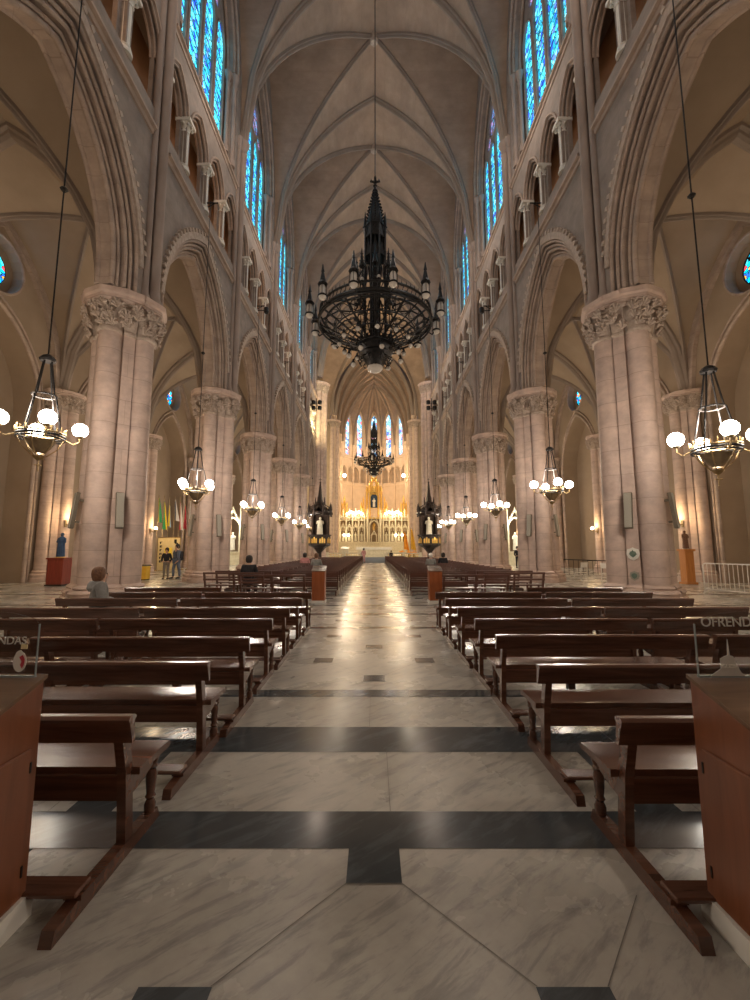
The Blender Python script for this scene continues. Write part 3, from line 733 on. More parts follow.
# far benches with open backs: first rows in parts, others as one piece
def open_pew(L, parts=True):
    h = L/2; P_ = []
    m_ = MB(); m_.box(-h, h, .0, .40, .42, .455, .008); P_.append(('seat', m_))
    m_ = MB(); m_.box(-h, h, -.15, -.10, .80, .86, .01); P_.append(('top_rail', m_))
    m_ = MB(); m_.box(-h, h, -.10, -.07, .60, .66); P_.append(('rail', m_))
    for sx in (-1, 0, 1):
        x0 = sx*(h-.04); m_ = MB(); m_.loft([[(x0-.03, y-.03, z), (x0+.03, y-.03, z), (x0+.03, y+.03, z), (x0-.03, y+.03, z)] for y, z in ((0, 0), (0, .44), (-.12, .82))]); P_.append(('post', m_))
        m_ = MB(); m_.box(x0-.025, x0+.025, .33, .38, 0, .43); P_.append(('leg', m_))
    m_ = MB(); m_.box(-h+.05, h-.05, -.52, -.38, .16, .19); m_.box(-h+.02, -h+.07, -.53, 0, .02, .17); m_.box(h-.07, h-.02, -.53, 0, .02, .17); P_.append(('kneeler', m_))
    if parts:
        e = empty('open_back_bench')
        for nm, m_ in P_: m_.build(nm, MAT['woodr'], e)
        return e
    a = MB()
    for nm, m_ in P_: a.merge(m_)
    return a.build('open_back_bench', MAT['woodr'])
def solid_pew(L):
    a = MB(); h = L/2
    a.box(-h, h, .0, .40, .42, .455, .008); a.box(-h, h, -.13, -.09, .62, .80, .008); a.box(-h, h, -.02, .02, .28, .42)
    for sx in (-1, 1):
        x0 = sx*(h-.03)
        a.prism([(-.14, .81), (-.08, .81), (.0, .5), (.40, .46), (.40, .40), (.34, .36), (.36, 0), (-.04, 0), (-.04, .4), (-.12, .6)], x0-.025, x0+.025, lambda u, v, d: (d, u, v))
    a.box(-h+.05, h-.05, -.52, -.38, .16, .19); a.box(-h+.02, -h+.07, -.53, 0, .02, .17); a.box(h-.07, h-.02, -.53, 0, .02, .17)
    return a.build('far_bench', MAT['woodr'])
OP = open_pew(1.95); i = 0
for side, sn in ((-1, 'left'), (1, 'right')):
    for j, (x, y, wh) in enumerate(((2.98, 12.55, 'nearest the cross aisle'), (4.5, 13.75, 'second behind the cross aisle, outer side'), (4.5, 14.8, 'third behind the cross aisle, outer side'))):
        o = OP if i == 0 else copy_tree(OP); i += 1; o.location = (side*x, y, 0)
        tag(o, 'reddish open-backed bench on the %s, %s' % (sn, wh), 'bench', 'open-backed benches behind the cross aisle', 'thing')
SP = solid_pew(2.05); i = 0
for side, sn in ((-1, 'left'), (1, 'right')):
    for cn, x0, y0 in (('aisle', 1.24, 15.0), ('outer', 3.42, 16.1)):
        r_ = 0; y = y0
        while y < (48.5 if cn == 'aisle' else 42.6) and r_ < 34:
            o = SP if i == 0 else copy_tree(SP); i += 1
            o.location = (side*(x0+1.03), y, 0)
            tag(o, 'reddish wooden bench, %s row of the far block in the %s %s column' % (ORD[r_], sn, cn), 'bench', 'benches of the far blocks', 'thing'); r_ += 1; y += 1.03

# ------------------------------------------------------------------ offering desks
def make_desk(text_side, name='offering_desk'):
    """local: aisle face at x=0, body to +x; far face at y=0, body toward -y"""
    e = empty(name); w = .62; d = .80
    b_ = MB(); b_.prism([(0, .09), (0, 1.0), (-d, .735), (-d, .09)], 0, w, lambda u, v, dd: (dd, u, v)); b_.build('body', MAT['desk'], e)
    b_ = MB(); b_.box(-.014, 0, -d+.06, -.05, .12, .72, .004); dr = b_.build('door', MAT['desk'], e)
    for z in (.2, .62): hb = MB(); hb.box(-.018, -.012, -.058, -.05, z, z+.045); hb.build('hinge', MAT['iron'], dr)
    b_ = MB(); b_.box(-.02, w+.02, -d-.01, .02, 0, .10); pl = b_.build('plinth', MAT['white'], e)
    b_ = MB(); b_.sph((-.022, -.25, .05), .012, 8); b_.build('knob', MAT['iron'], pl)
    b_ = MB(); b_.prism([(.01, 1.004), (.01, 1.022), (-d-.01, .757), (-d-.01, .737)], -.01, w+.01, lambda u, v, dd: (dd, u, v)); b_.build('desk_top', MAT['desktop'], e)
    # acrylic sheet standing at the far edge
    pts = [(.03, 0), (.03, .21)]+[(.03+.5*(1-math.cos(a))*.5, .21+.055*math.sin(a)) for a in [PI/2*i/6 for i in range(1, 7)]]
    pts = [(.02, 0), (.02, .235), (.05, .26), (.15, .285), (.3, .295), (.45, .29), (.58, .265), (.60, .23), (.60, 0)]
    b_ = MB(); b_.slab([pts], 0, .006, lambda u, v, dd: (u, -.03+dd, 1.02+v)); sh = b_.build('clear_panel', MAT['acrylic'], e)
    b_ = MB(); b_.box(.0185, .0215, -.033, -.024, 1.02, 1.255); b_.box(.018, .3, -.034, -.022, 1.018, 1.026); b_.build('panel_edge', MAT['edge'], sh)
    return e, sh
def text(body, parent, loc, size, mat, name='lettering'):
    c = bpy.data.curves.new(name, 'FONT'); c.body = body; c.size = size; c.extrude = .0015; c.materials.append(mat)
    o = bpy.data.objects.new(name, c); col.objects.link(o); me = bpy.data.meshes.new_from_object(o); bpy.data.objects.remove(o)
    o = bpy.data.objects.new(name, me); col.objects.link(o)
    o.parent = parent; o.location = loc; o.rotation_euler = (PI/2, 0, 0); return o
D1, sh = make_desk(1); D1.location = (1.465, 2.03, 0)
tag(D1, 'orange-brown offering desk on white plinth beside the right front benches, panel reading OFRENDA', 'desk', kind='thing')
text('OFRENDA', sh, (.045, -.036, 1.245), .06, MAT['etch'])
b_ = MB()
b_.prism([(.05, 0), (.21, 0), (.19, .015), (.17, .05), (.165, .07), (.16, .08), (.145, .085), (.14, .15), (.135, .085), (.12, .08), (.10, .07), (.10, .03), (.07, .012)], -.004, 0, lambda u, v, d: (u*1.0+.02, d-.033, v*1.08+1.025)); b_.build('church_silhouette', MAT['etch'], sh)
text('IGLESIA', sh, (.115, -.0415, 1.062), .024, MAT['white'])
D2, sh = make_desk(-1); D2.location = (-1.53, 2.03, 0)
D2.scale = (1, 1, 1)
for ch in D2.children_recursive: pass
def mirror_obj(root):
    for ch in root.children_recursive:
        if ch.type == 'MESH':
            me = ch.data
            for v in me.vertices: v.co.x = -v.co.x
            me.flip_normals(); me.update()
mirror_obj(D2)
tag(D2, 'orange-brown offering desk beside the left front benches, clear panel with red and white emblem', 'desk', kind='thing')
text('OFRENDAS', sh, (-.32, -.036, 1.165), .05, MAT['etch'])
b_ = MB(); b_.slab([[( -.055+.03*math.cos(a), 1.088+.045*math.sin(a)+(.006 if abs(a-1.9) < .4 else 0)) for a in [2*PI*i/20 for i in range(20)]]], -.034, -.031, lambda u, v, d: (u-.035, d-.004, v)); b_.build('emblem', MAT['white'], sh)
b_ = MB(); b_.slab([[(-.083, 1.075), (-.075, 1.06), (-.068, 1.075), (-.066, 1.1), (-.076, 1.118), (-.09, 1.11), (-.084, 1.1), (-.078, 1.09)]], -.042, -.039, lambda u, v, d: (u, d, v)); b_.build('emblem_mark', MAT['red'], sh)
b_ = MB(); b_.box(-.088, -.06, -.040, -.036, 1.145, 1.165); b_.build('sticker', MAT['creampaper'], sh)
# far pair of desks
for side, sn in ((-1, 'left'), (1, 'right')):
    e = empty('lectern', (-1.66 if side < 0 else 1.84, 12.9, 0), label='orange wooden lectern at the %s corner of the far benches' % sn, cat='lectern', kind='thing')
    a = MB(); a.prism([(-.2, .08), (.2, .08), (.2, 1.06), (-.2, .93)], -.19, .19, lambda u, v, d: (d, u, v)); a.build('body', MAT['redoak'], e)
    a = MB(); a.box(-.21, .21, -.22, .22, 0, .08); a.build('plinth', MAT['white'], e)
    a = MB(); a.prism([(-.22, .935), (.22, 1.07), (.22, 1.09), (-.22, .955)], -.21, .21, lambda u, v, d: (d, u, v)); a.build('sloping_top', MAT['desktop'], e)
    a = MB(); a.box(-.18, .18, .15, .156, 1.08, 1.28); a.build('clear_panel', MAT['acrylic'], e)

# ------------------------------------------------------------------ great chandelier
def make_chandelier(cable_len):
    """local z=0 at the ring"""
    e = empty('wrought_iron_chandelier')
    a = MB()   # spire
    for q in range(8):
        an = q*PI/4
        for j in range(12):
            t = j/12; rr = .46*(1-t)+.05; z = 4.55+1.95*t
            a.sph((rr*math.cos(an), rr*math.sin(an), z), .045, 6)
    a.lathe([(.46, 4.45), (.30, 5.2), (.14, 6.0), (.05, 6.55), (.10, 6.6), (.04, 6.68), (.03, 6.9)], 8)
    for an in range(4): a.tube([(0, 0, 6.78), (.2*math.cos(an*PI/2), .2*math.sin(an*PI/2), 6.84), (.17*math.cos(an*PI/2), .17*math.sin(an*PI/2), 6.95)], [.05, .06, .02], 6)
    a.sph((0, 0, 6.8), .1, 8)
    a.build('spire', MAT['iron'], e)
    a = MB()   # open tower
    for q in range(8):
        an = q*PI/4+PI/8; x, y = .48*math.cos(an), .48*math.sin(an)
        a.tube([(x, y, -.9), (x, y, 4.6)], .05, 6); a.lathe([(.075, 4.4), (.06, 4.7), (.01, 5.15)], 6, (x, y, 0))
        an2 = an+PI/4; x2, y2 = .48*math.cos(an2), .48*math.sin(an2)
        for z in (3.0, 3.9, 4.45): a.tube([(x, y, z), (x2, y2, z)], .04, 5)
        for z0, z1 in ((3.0, 3.9), (3.9, 4.45), (1.6, 3.0)):
            a.tube([(x, y, z0), ((x+x2)/2, (y+y2)/2, z1-.1), (x2, y2, z0)], .028, 5)
        mx, my = (x+x2)/2, (y+y2)/2
        a.add([(x, y, 3.9), (x2, y2, 3.9), (x2, y2, 4.5), (x, y, 4.5)], [(0, 1, 2, 3)])
        a.add([(x*.98, y*.98, 3.0), (x2*.98, y2*.98, 3.0), (mx, my, 3.9)], [(0, 1, 2)])
    a.lathe([(.14, -1.6), (.14, 4.4)], 10)
    a.build('tower', MAT['iron'], e)
    for q in range(8):       # turrets round the tower
        a = MB(); an = q*PI/4; x, y = .82*math.cos(an), .82*math.sin(an)
        for dx, dy in ((.07, .07), (-.07, .07), (.07, -.07), (-.07, -.07)): a.tube([(x+dx, y+dy, .1), (x+dx, y+dy, 2.3)], .022, 4)
        for z in (.1, .8, 1.5, 2.2): a.lathe([(.12, z), (.13, z+.04), (.12, z+.08)], 4, (x, y, 0))
        a.lathe([(.13, 2.25), (.07, 2.55), (.04, 2.8), (.01, 3.1)], 6, (x, y, 0))
        for j in range(4): a.sph((x+.1-.02*j, y, 2.35+j*.16), .03, 4); a.sph((x-.1+.02*j, y, 2.35+j*.16), .03, 4)
        a.tube([(x, y, 2.0), (x*.6, y*.6, 2.6)], .03, 5); a.tube([(x, y, 1.0), (x*.6, y*.6, 1.0)], .03, 5)
        a.build('turret', MAT['iron'], e)
    # ring
    a = MB(); RR = 2.42; N = 12
    for r_, z, t in ((RR, 0, .075), (RR-.02, .34, .05), (RR+.03, -.16, .045), (RR-.28, -.1, .05)):
        a.tube([(r_*math.cos(2*PI*i/48), r_*math.sin(2*PI*i/48), z) for i in range(48)], t, 6, closed=True)
    for i in range(72):
        an = 2*PI*i/72; a.tube([(RR*math.cos(an), RR*math.sin(an), 0), (RR*math.cos(an+.045), RR*math.sin(an+.045), .34)], .022, 4)
        a.tube([(RR*math.cos(an), RR*math.sin(an), .34), (RR*math.cos(an), RR*math.sin(an), .52)], [.03, .005], 4)
    a.build('ring', MAT['iron'], e)
    # tracery web between ring and basket
    a = MB()
    def wz(r_): return -.1-(1-(r_-.5)/1.9)*.95
    for i in range(24):
        an = 2*PI*i/24
        a.tube([(r_*math.cos(an), r_*math.sin(an), wz(r_)) for r_ in (.5, 1.0, 1.5, 2.0, RR)], .03 if i % 2 else .045, 5)
    for r_ in (.9, 1.45, 1.98):
        n2 = 24
        for i in range(n2):
            an = 2*PI*(i+.5)/n2; s_ = r_*PI/n2*.85
            cx_, cy_ = r_*math.cos(an), r_*math.sin(an)
            a.tube([(cx_+s_*math.cos(b2), cy_+s_*math.sin(b2), wz(math.hypot(cx_+s_*math.cos(b2), cy_+s_*math.sin(b2)))) for b2 in [2*PI*j/8 for j in range(8)]], .02, 4, closed=True)
    for r_ in (1.2, 1.72): a.tube([(r_*math.cos(2*PI*i/36), r_*math.sin(2*PI*i/36), wz(r_)) for i in range(36)], .035, 5, closed=True)
    for i in range(12):
        an = 2*PI*i/12
        a.tube([(RR*math.cos(an), RR*math.sin(an), .1), (1.6*math.cos(an), 1.6*math.sin(an), .55), (.9*math.cos(an), .9*math.sin(an), .5), (.5*math.cos(an), .5*math.sin(an), 1.3)], .035, 5)
    a.build('tracery', MAT['iron'], e)
    a = MB(); a.lathe([(.10, -2.2), (.16, -2.12), (.3, -2.05), (.42, -1.9), (.50, -1.7), (.72, -1.5), (.66, -1.42), (.82, -1.25), (.80, -1.1), (.68, -1.0), (.72, -.92)], 16)
    for i in range(16):
        an = 2*PI*i/16; a.lathe([(.03, 0), (.05, .05), (.01, .2)], 5, (.82*math.cos(an), .82*math.sin(an), -1.05))
        a.tube([(.5*math.cos(an), .5*math.sin(an), -1.6), (.75*math.cos(an), .75*math.sin(an), -1.75), (.62*math.cos(an), .62*math.sin(an), -1.9)], .03, 4)
    bsk = a.build('basket', MAT['iron'], e, smooth=40)
    a = MB(); a.sph((0, 0, -2.08), .34, 14, .6); a.build('bowl_glass', MAT['bulb'], bsk, smooth=True)
    # lanterns outside the ring
    for i in range(N):
        an = 2*PI*(i+.45)/N; x, y = 2.85*math.cos(an), 2.85*math.sin(an)
        a = MB()
        a.tube([(RR*math.cos(an), RR*math.sin(an), -.1), (2.65*math.cos(an), 2.65*math.sin(an), -.22), (2.85*math.cos(an), 2.85*math.sin(an), .1)], .035, 5)
        a.lathe([(.17, .42), (.20, .5), (.12, .62), (.09, .8), (.05, 1.0), (.07, 1.03), (.01, 1.35)], 8, (x, y, 0))
        for j in range(4): a.tube([(x+.16*math.cos(j*PI/2), y+.16*math.sin(j*PI/2), -.02), (x+.15*math.cos(j*PI/2), y+.15*math.sin(j*PI/2), .45)], .014, 4)
        a.lathe([(.19, -.04), (.2, 0), (.17, .04)], 10, (x, y, 0))
        ln = a.build('lantern', MAT['iron'], e)
        a = MB(); a.lathe([(.01, -.17), (.1, -.15), (.16, -.08), (.16, -.01), (.12, .02), (.12, .38), (.1, .42)], 12, (x, y, 0)); a.build('glass', MAT['bulb'], ln, smooth=True)
    for r_, z, nn, rb, ph in ((1.55, -1.0, 12, .10, .1), (1.15, -1.62, 8, .11, .3), (.95, 1.55, 8, .09, .2)):
        for i in range(nn):
            an = 2*PI*(i+ph)/nn; x, y = r_*math.cos(an), r_*math.sin(an)
            a = MB()
            if z < 0: a.tube([(r_*.6*math.cos(an), r_*.6*math.sin(an), z-.05+.3), (r_*.9*math.cos(an), r_*.9*math.sin(an), z+.32), (x, y, z+.1)], .025, 4); a.lathe([(.11, z+.04), (.05, z+.14), (.03, z+.24)], 8, (x, y, 0))
            else: a.tube([(r_*.5*math.cos(an), r_*.5*math.sin(an), z-.4), (r_*.9*math.cos(an), r_*.9*math.sin(an), z-.5), (x, y, z-.1)], .022, 4); a.lathe([(.03, z-.22), (.07, z-.1)], 8, (x, y, 0))
            ar = a.build('bulb_arm', MAT['iron'], e)
            a = MB(); a.sph((x, y, z-.03), rb, 10); a.build('bulb', MAT['bulb'], ar, smooth=True)
    a = MB(); a.tube([(0, 0, 6.8), (0, 0, cable_len)], .022, 6); a.build('cable', MAT['iron'], e)
    return e
CH = make_chandelier(APX-.5-11.45); CH.location = (.05, Y0+S/2, 11.45)
tag(CH, 'huge dark wrought-iron ring chandelier with a crocketed spire, hanging nearest over the nave aisle', 'chandelier', 'ring chandeliers', 'thing')
CH2 = copy_tree(CH, (0, 61.5, 14.4), .2, 'ring chandelier hanging small in the distance before the apse windows')
for ch in list(CH2.children):
    if ch.name.startswith('cable'): bpy.data.objects.remove(ch)
a = MB(); a.tube([(0, 0, 6.8), (0, 0, APX-14.5)], .03, 6); a.build('cable', MAT['iron'], CH2)

# ------------------------------------------------------------------ side lanterns with four globes
def side_light(lit=True):
    e = empty('globe_lantern')
    a = MB(); rr = .44
    a.tube([(rr*math.cos(2*PI*i/24), rr*math.sin(2*PI*i/24), 0) for i in range(24)], .03, 6, closed=True)
    a.tube([(rr*math.cos(2*PI*i/24), rr*math.sin(2*PI*i/24), -.06) for i in range(24)], .02, 6, closed=True)
    a.build('ring', MAT['iron'], e)
    a = MB()
    for i in range(24):
        an = 2*PI*i/24; x, y = rr*math.cos(an), rr*math.sin(an)
        a.tube([(x, y, .02), (x*1.02, y*1.02, .12+.05*(i % 2)), (x*1.05, y*1.05, .15+.05*(i % 2))], [.014, .018, .005], 5)
    a.tube([(rr*1.02*math.cos(2*PI*i/24), rr*1.02*math.sin(2*PI*i/24), .06) for i in range(24)], .02, 5, closed=True)
    a.build('cresting', MAT['brass'], e)
    a = MB()
    for i in range(6):
        an = 2*PI*i/6; a.tube([(rr*.95*math.cos(an), rr*.95*math.sin(an), -.05), (rr*.72*math.cos(an), rr*.72*math.sin(an), -.27), (.12*math.cos(an), .12*math.sin(an), -.46)], .013, 5)
    a.lathe([(.03, -.56), (.10, -.50), (.12, -.46)], 8)
    a.tube([(0, 0, -.5), (0, 0, -.8)], .014, 5); a.tube([(-.07, 0, -.66), (.07, 0, -.66)], .014, 5)
    a.build('bowl_frame', MAT['brass'], e)
    a = MB(); a.lathe([(.09, -.40), (.2, -.27), (.30, -.1)], 12, caps=False); a.build('bowl_glass', MAT['amber'], e, smooth=True)
    a = MB()
    for i in range(4):
        an = 2*PI*i/4+PI/4
        a.tube([(rr*math.cos(an), rr*math.sin(an), .02), (.26*math.cos(an), .26*math.sin(an), .9), (.22*math.cos(an), .22*math.sin(an), .95), (.09*math.cos(an), .09*math.sin(an), 1.75)], .02, 5)
    a.tube([(.23*math.cos(2*PI*i/16), .23*math.sin(2*PI*i/16), .93) for i in range(16)], .022, 5, closed=True)
    a.lathe([(.15, 1.73), (.17, 1.78), (.12, 1.85), (.04, 1.9)], 10); a.build('hanger', MAT['iron'], e)
    for i in range(4):
        an = 2*PI*i/4; x, y = .72*math.cos(an), .72*math.sin(an)
        a = MB(); a.tube([(rr*math.cos(an), rr*math.sin(an), -.02), (.6*math.cos(an), .6*math.sin(an), -.1), (x, y, -.02), (x, y, .1)], .018, 5); a.lathe([(.05, .08), (.08, .13)], 8, (x, y, 0))
        ar = a.build('arm', MAT['brass'], e)
        a = MB(); a.sph((x, y, .27), .165, 14); g = a.build('globe', MAT['globe'], ar, smooth=True)
        g.visible_shadow = True
    a = MB(); a.tube([(0, 0, 1.85), (0, 0, 13.3)], .016, 5); a.lathe([(.05, 6.0), (.09, 6.05), (.05, 6.1)], 8); a.build('cable', MAT['iron'], e)
    return e
L0 = side_light(); i = 0
def point(name, loc, e, c=(1, .85, .66), r=.3):
    l = bpy.data.lights.new(name, 'POINT'); l.energy = e; l.color = c; l.shadow_soft_size = r
    o = bpy.data.objects.new(name, l); o.location = loc; col.objects.link(o); return o
for side, sn in ((-1, 'left'), (1, 'right')):
    for k in range(-2, 5):
        o = L0 if i == 0 else copy_tree(L0); i += 1
        yl = Y0+S*k+S/2-((.1 if side < 0 else .3) if k == -1 else 0); zl = 3.75 if (k == -1 and side > 0) else (4.1 if k == -1 else 4.0)
        o.location = (side*7.42, yl, zl); av = math.atan2(side*7.42, yl)
        o.rotation_euler.z = R(20 if side > 0 else (7 if k == -1 else 42))-av
        tag(o, 'hanging iron lantern with four lit globes on the %s arcade, %s from the front' % (sn, ORD[k+2]), 'lantern', 'globe lanterns along the nave', 'thing')
        point('lamp', (side*7.42, yl, zl+.6), 250, (1, .82, .66), .25)
        # bracket from the gallery
        a = MB(); a.tube([(side*(XW+.1), yl, zl+13.2), (side*7.42-side*.35, yl, zl+13.2)], .03, 5); a.tube([(side*(XW+.1), yl, zl+12.9), (side*7.42-side*.2, yl, zl+13.18)], .02, 4)
        tag(a.build('wall_bracket', MAT['iron']), 'iron bracket on the %s gallery, carrying the %s lantern cable' % (sn, ORD[k+2]), 'bracket', 'lantern brackets', 'thing')

# ------------------------------------------------------------------ wall sconces on the aisle piers
def sconce():
    e = empty('wall_sconce')
    a = MB(); a.tube([(.12, 0, -.1), (-.1, 0, -.18), (-.22, 0, -.05)], .03, 6); a.lathe([(.03, -.08), (.08, 0)], 8, (-.22, 0, 0)); a.box(.1, .14, -.06, .06, -.25, .1); a.build('arm', MAT['brass'], e)
    a = MB(); a.sph((-.22, 0, .09), .11, 10); a.build('bulb', MAT['warmglobe'], e, smooth=True)
    return e
S0 = sconce(); i = 0
for side, sn in ((-1, 'left'), (1, 'right')):
    for k in range(0, 6):
        o = S0 if i == 0 else copy_tree(S0); i += 1
        o.location = (side*15.48, Y0+S*k-.2, 2.95); o.rotation_euler.z = 0 if side > 0 else PI
        tag(o, 'small lit sconce on the %s pier of the %s aisle wall' % (ORD[k], sn), 'sconce', 'sconces on the aisle piers', 'thing')
        point('sconce_lamp', (side*15.0, Y0+S*k-.3, 3.2), 75, (1, .66, .33), .12)

# ------------------------------------------------------------------ column speakers, plaques
def speaker():
    e = empty('column_speaker')
    a = MB(); a.box(-.11, .11, -.10, .0, -.55, .55, .01); a.build('case', MAT['speakdark'], e)
    a = MB(); a.box(-.10, .10, -.125, -.095, -.53, .53, .008); a.build('grille', MAT['speaker'], e)
    a = MB(); a.box(-.05, .05, 0, .22, .3, .36); a.box(-.05, .05, 0, .12, -.36, -.3); a.build('bracket', MAT['speakdark'], e)
    return e
SPK = speaker(); i = 0
for side, sn in ((-1, 'left'), (1, 'right')):
    for k in range(0, 5):
        for j, (da, nm) in enumerate(((-PI/4, 'aisle-facing'), (-3*PI/4, 'outward'))):
            o = SPK if i == 0 else copy_tree(SPK); i += 1
            an = da if side < 0 else (-PI-da)
            x, y = side*XP+.91*math.cos(an), Y0+S*k+.91*math.sin(an)
            o.location = (x, y, 2.75); o.rotation_euler = (R(-8 if j == 0 else -6), 0, an+PI/2)
            tag(o, 'tall beige column speaker, %s side of the %s pillar on the %s' % (nm, ORD[k], sn), 'speaker', 'column speakers on the pillars', 'thing')
e = empty('shield_plaque', (XP+.745*math.cos(-3*PI/4), Y0+.745*math.sin(-3*PI/4), 1.45), -PI/4-0, 'white and green shield plaque on the nearest right pillar, upper of two', 'plaque', kind='thing')
def shield(mb, s_, d0, d1): mb.prism([(-.15*s_, .14*s_), (-.05*s_, .17*s_), (0, .2*s_), (.05*s_, .17*s_), (.15*s_, .14*s_), (.18*s_, 0), (.12*s_, -.12*s_), (0, -.2*s_), (-.12*s_, -.12*s_), (-.18*s_, 0)], d0, d1, lambda u, v, d: (u, d, v))
a = MB(); shield(a, 1, -.05, .0); a.build('frame', MAT['white'], e)
a = MB(); shield(a, .5, -.065, -.045); a.tube([(-.1, -.06, 0), (.1, -.06, 0)], .015, 5); a.tube([(0, -.06, -.1), (0, -.06, .12)], .015, 5); a.build('crest', MAT['crest'], e)
e.rotation_euler.z = -PI/4
e = empty('shield_plaque', (XP+.745*math.cos(-3*PI/4), Y0+.745*math.sin(-3*PI/4), .80), -PI/4, 'small dark green shield plaque on the nearest right pillar, lower of two', 'plaque', kind='thing')
a = MB(); shield(a, .72, -.05, .0); a.build('frame', MAT['speaker'], e)
a = MB(); shield(a, .42, -.065, -.045); a.build('crest', MAT['crest'], e)

# ------------------------------------------------------------------ pulpits
def make_pulpit():
    e = empty('pulpit')
    a = MB(); a.lathe([(.7, 0), (.7, .12), (.3, .25), (.22, .5), (.2, 1.2), (.3, 1.35), (.55, 1.7), (.95, 1.95)], 8); a.build('stem', MAT['darkwood'], e)
    a = MB(); a.lathe([(.95, 1.95), (1.02, 2.0), (1.0, 2.1), (1.0, 2.95), (1.1, 3.0), (1.1, 3.1), (.95, 3.1)], 8); bk_ = a.build('basket', MAT['darkwood'], e)
    a = MB()
    for i in range(8):
        an = 2*PI*(i+.5)/8; c_, s_ = math.cos(an), math.sin(an); r_ = .94
        for u in (-.2, 0, .2):
            for hs, z0 in ((.075, 2.2),):
                pts = lancet(hs, z0, 2.55+(.15 if u == 0 else 0), .14, u, 4)
                a.slab([pts], 0, .035, lambda uu, vv, d: (c_*(r_+d)-s_*uu, s_*(r_+d)+c_*uu, vv))
    a.build('gilt_relief', MAT['gold'], bk_)
    a = MB(); a.box(-.75, .75, .62, .75, 2.9, 5.3)
    for sx in (-1, 1): a.box(sx*.62, sx*.78, .1, .7, 3.0, 5.3)
    for x in (-.75, .75): a.lathe([(.09, 2.9), (.09, 5.4), (.12, 5.5), (.01, 6.2)], 6, (x, .6, 0))
    a.build('back_panel', MAT['dullwood'], e)
    a = MB(); a.lathe([(1.15, 5.2), (1.2, 5.3), (1.15, 5.5), (.9, 5.6), (.5, 5.75), (.42, 6.3), (.5, 6.35), (.3, 6.6), (.17, 7.4), (.06, 8.6), (.09, 8.65), (.02, 8.8), (.02, 9.15)], 8)
    a.tube([(-.12, 0, 9.0), (.12, 0, 9.0)], .02, 5)
    for i in range(8):
        an = 2*PI*i/8+PI/8; x, y = 1.08*math.cos(an), 1.08*math.sin(an)
        a.lathe([(.09, 5.0), (.09, 5.75), (.11, 5.8), (.01, 6.45)], 6, (x, y, 0)); a.tube([(x, y, 5.9), (x*.4, y*.4, 6.3)], .04, 5)
        x, y = .45*math.cos(an), .45*math.sin(an); a.lathe([(.05, 6.3), (.05, 6.6), (.01, 7.1)], 5, (x, y, 0))
        an2 = an+PI/4; a.prism([(0, 5.3), (.41, 5.95), (.82, 5.3)], 0, .05, lambda u, v, d: (1.08*math.cos(an)+(math.cos(an2)-math.cos(an))*1.08*u/.82, 1.08*math.sin(an)+(math.sin(an2)-math.sin(an))*1.08*u/.82, v))
    a.build('canopy', MAT['darkwood'], e)
    a = MB(); statue(a, (0, .3, 3.1), 1.9); a.build('statue', MAT['ivory'], e, smooth=50)
    return e
def statue(a, c, h, child=False):
    k = h/1.75
    a.lathe([(.26*k, 0), (.25*k, .1*k), (.22*k, .6*k), (.2*k, .95*k), (.24*k, 1.2*k), (.22*k, 1.38*k), (.1*k, 1.47*k), (.06*k, 1.52*k)], 12, c)
    a.sph((c[0], c[1], c[2]+1.62*k), .115*k, 10, 1.2)
    for sx in (-1, 1): a.tube([(c[0]+sx*.22*k, c[1], c[2]+1.36*k), (c[0]+sx*.28*k, c[1]-.05*k, c[2]+1.1*k), (c[0]+sx*.08*k, c[1]-.22*k, c[2]+1.16*k)], [.075*k, .07*k, .04*k], 8)
    for i in range(7):
        an = -PI/2+(i-3)*.4; a.tube([(c[0]+.2*k*math.cos(an), c[1]+.2*k*math.sin(an), c[2]+1.15*k), (c[0]+.26*k*math.cos(an), c[1]+.26*k*math.sin(an), c[2])], .025*k, 5)
PU = make_pulpit(); PU.scale = (1.15, 1.15, 1); PU.location = (-5.75, 44.5, 0); tag(PU, 'dark carved pulpit with spired canopy and gilt basket on the left of the altar', 'pulpit', 'pulpits', 'thing')
copy_tree(PU, (5.85, 44.5, 0), 0, 'dark carved pulpit with spired canopy and gilt basket on the right of the altar')

# ------------------------------------------------------------------ altar rail, altar, reredos
e = empty('altar_rail', (0, 51.8, 0), label='low white marble altar rail with balusters across the end of the nave', cat='rail', kind='thing')
for sx in (-1, 1):
    a = MB(); a.box(sx*1.5, sx*5.7, -.15, .15, 1.0, 1.12, .01); a.build('hand_rail', MAT['ivory'], e)
    a = MB(); a.box(sx*1.5, sx*5.7, -.12, .12, 0, .2); a.build('plinth', MAT['ivory'], e)
    a = MB()
    for i in range(19):
        x = sx*(1.75+i*.2); a.lathe([(.05, .2), (.03, .3), (.055, .5), (.03, .7), (.03, .9), (.06, 1.0)], 6, (x, 0, 0))
    o = a.build('balusters', MAT['gold'], e); 
    for x in (1.5, 3.6, 5.7): a = MB(); a.box(sx*x-.14, sx*x+.14, -.16, .16, 0, 1.2); a.build('post', MAT['ivory'], e)
a = MB(); a.box(-2.0, 2.0, 49.6, 51.6, 0, .2); a.box(-2.0, 2.0, 50.1, 51.6, .2, .4); a.box(-2.0, 2.0, 50.6, 51.6, .4, .62)
tag(a.build('chancel_steps', MAT['carpet']), 'pale grey-blue carpeted steps at the end of the central aisle', 'steps', kind='thing')
e = empty('altar_table', (0, 62, .7), label='white marble altar table with cloth in front of the reredos', cat='altar', kind='thing')
a = MB(); a.box(-2.55, 2.55, -.55, .55, 1.0, 1.14, .02); a.build('table_top', MAT['ivory'], e)
a = MB(); a.box(-2.3, 2.3, -.42, .42, 0, 1.0)
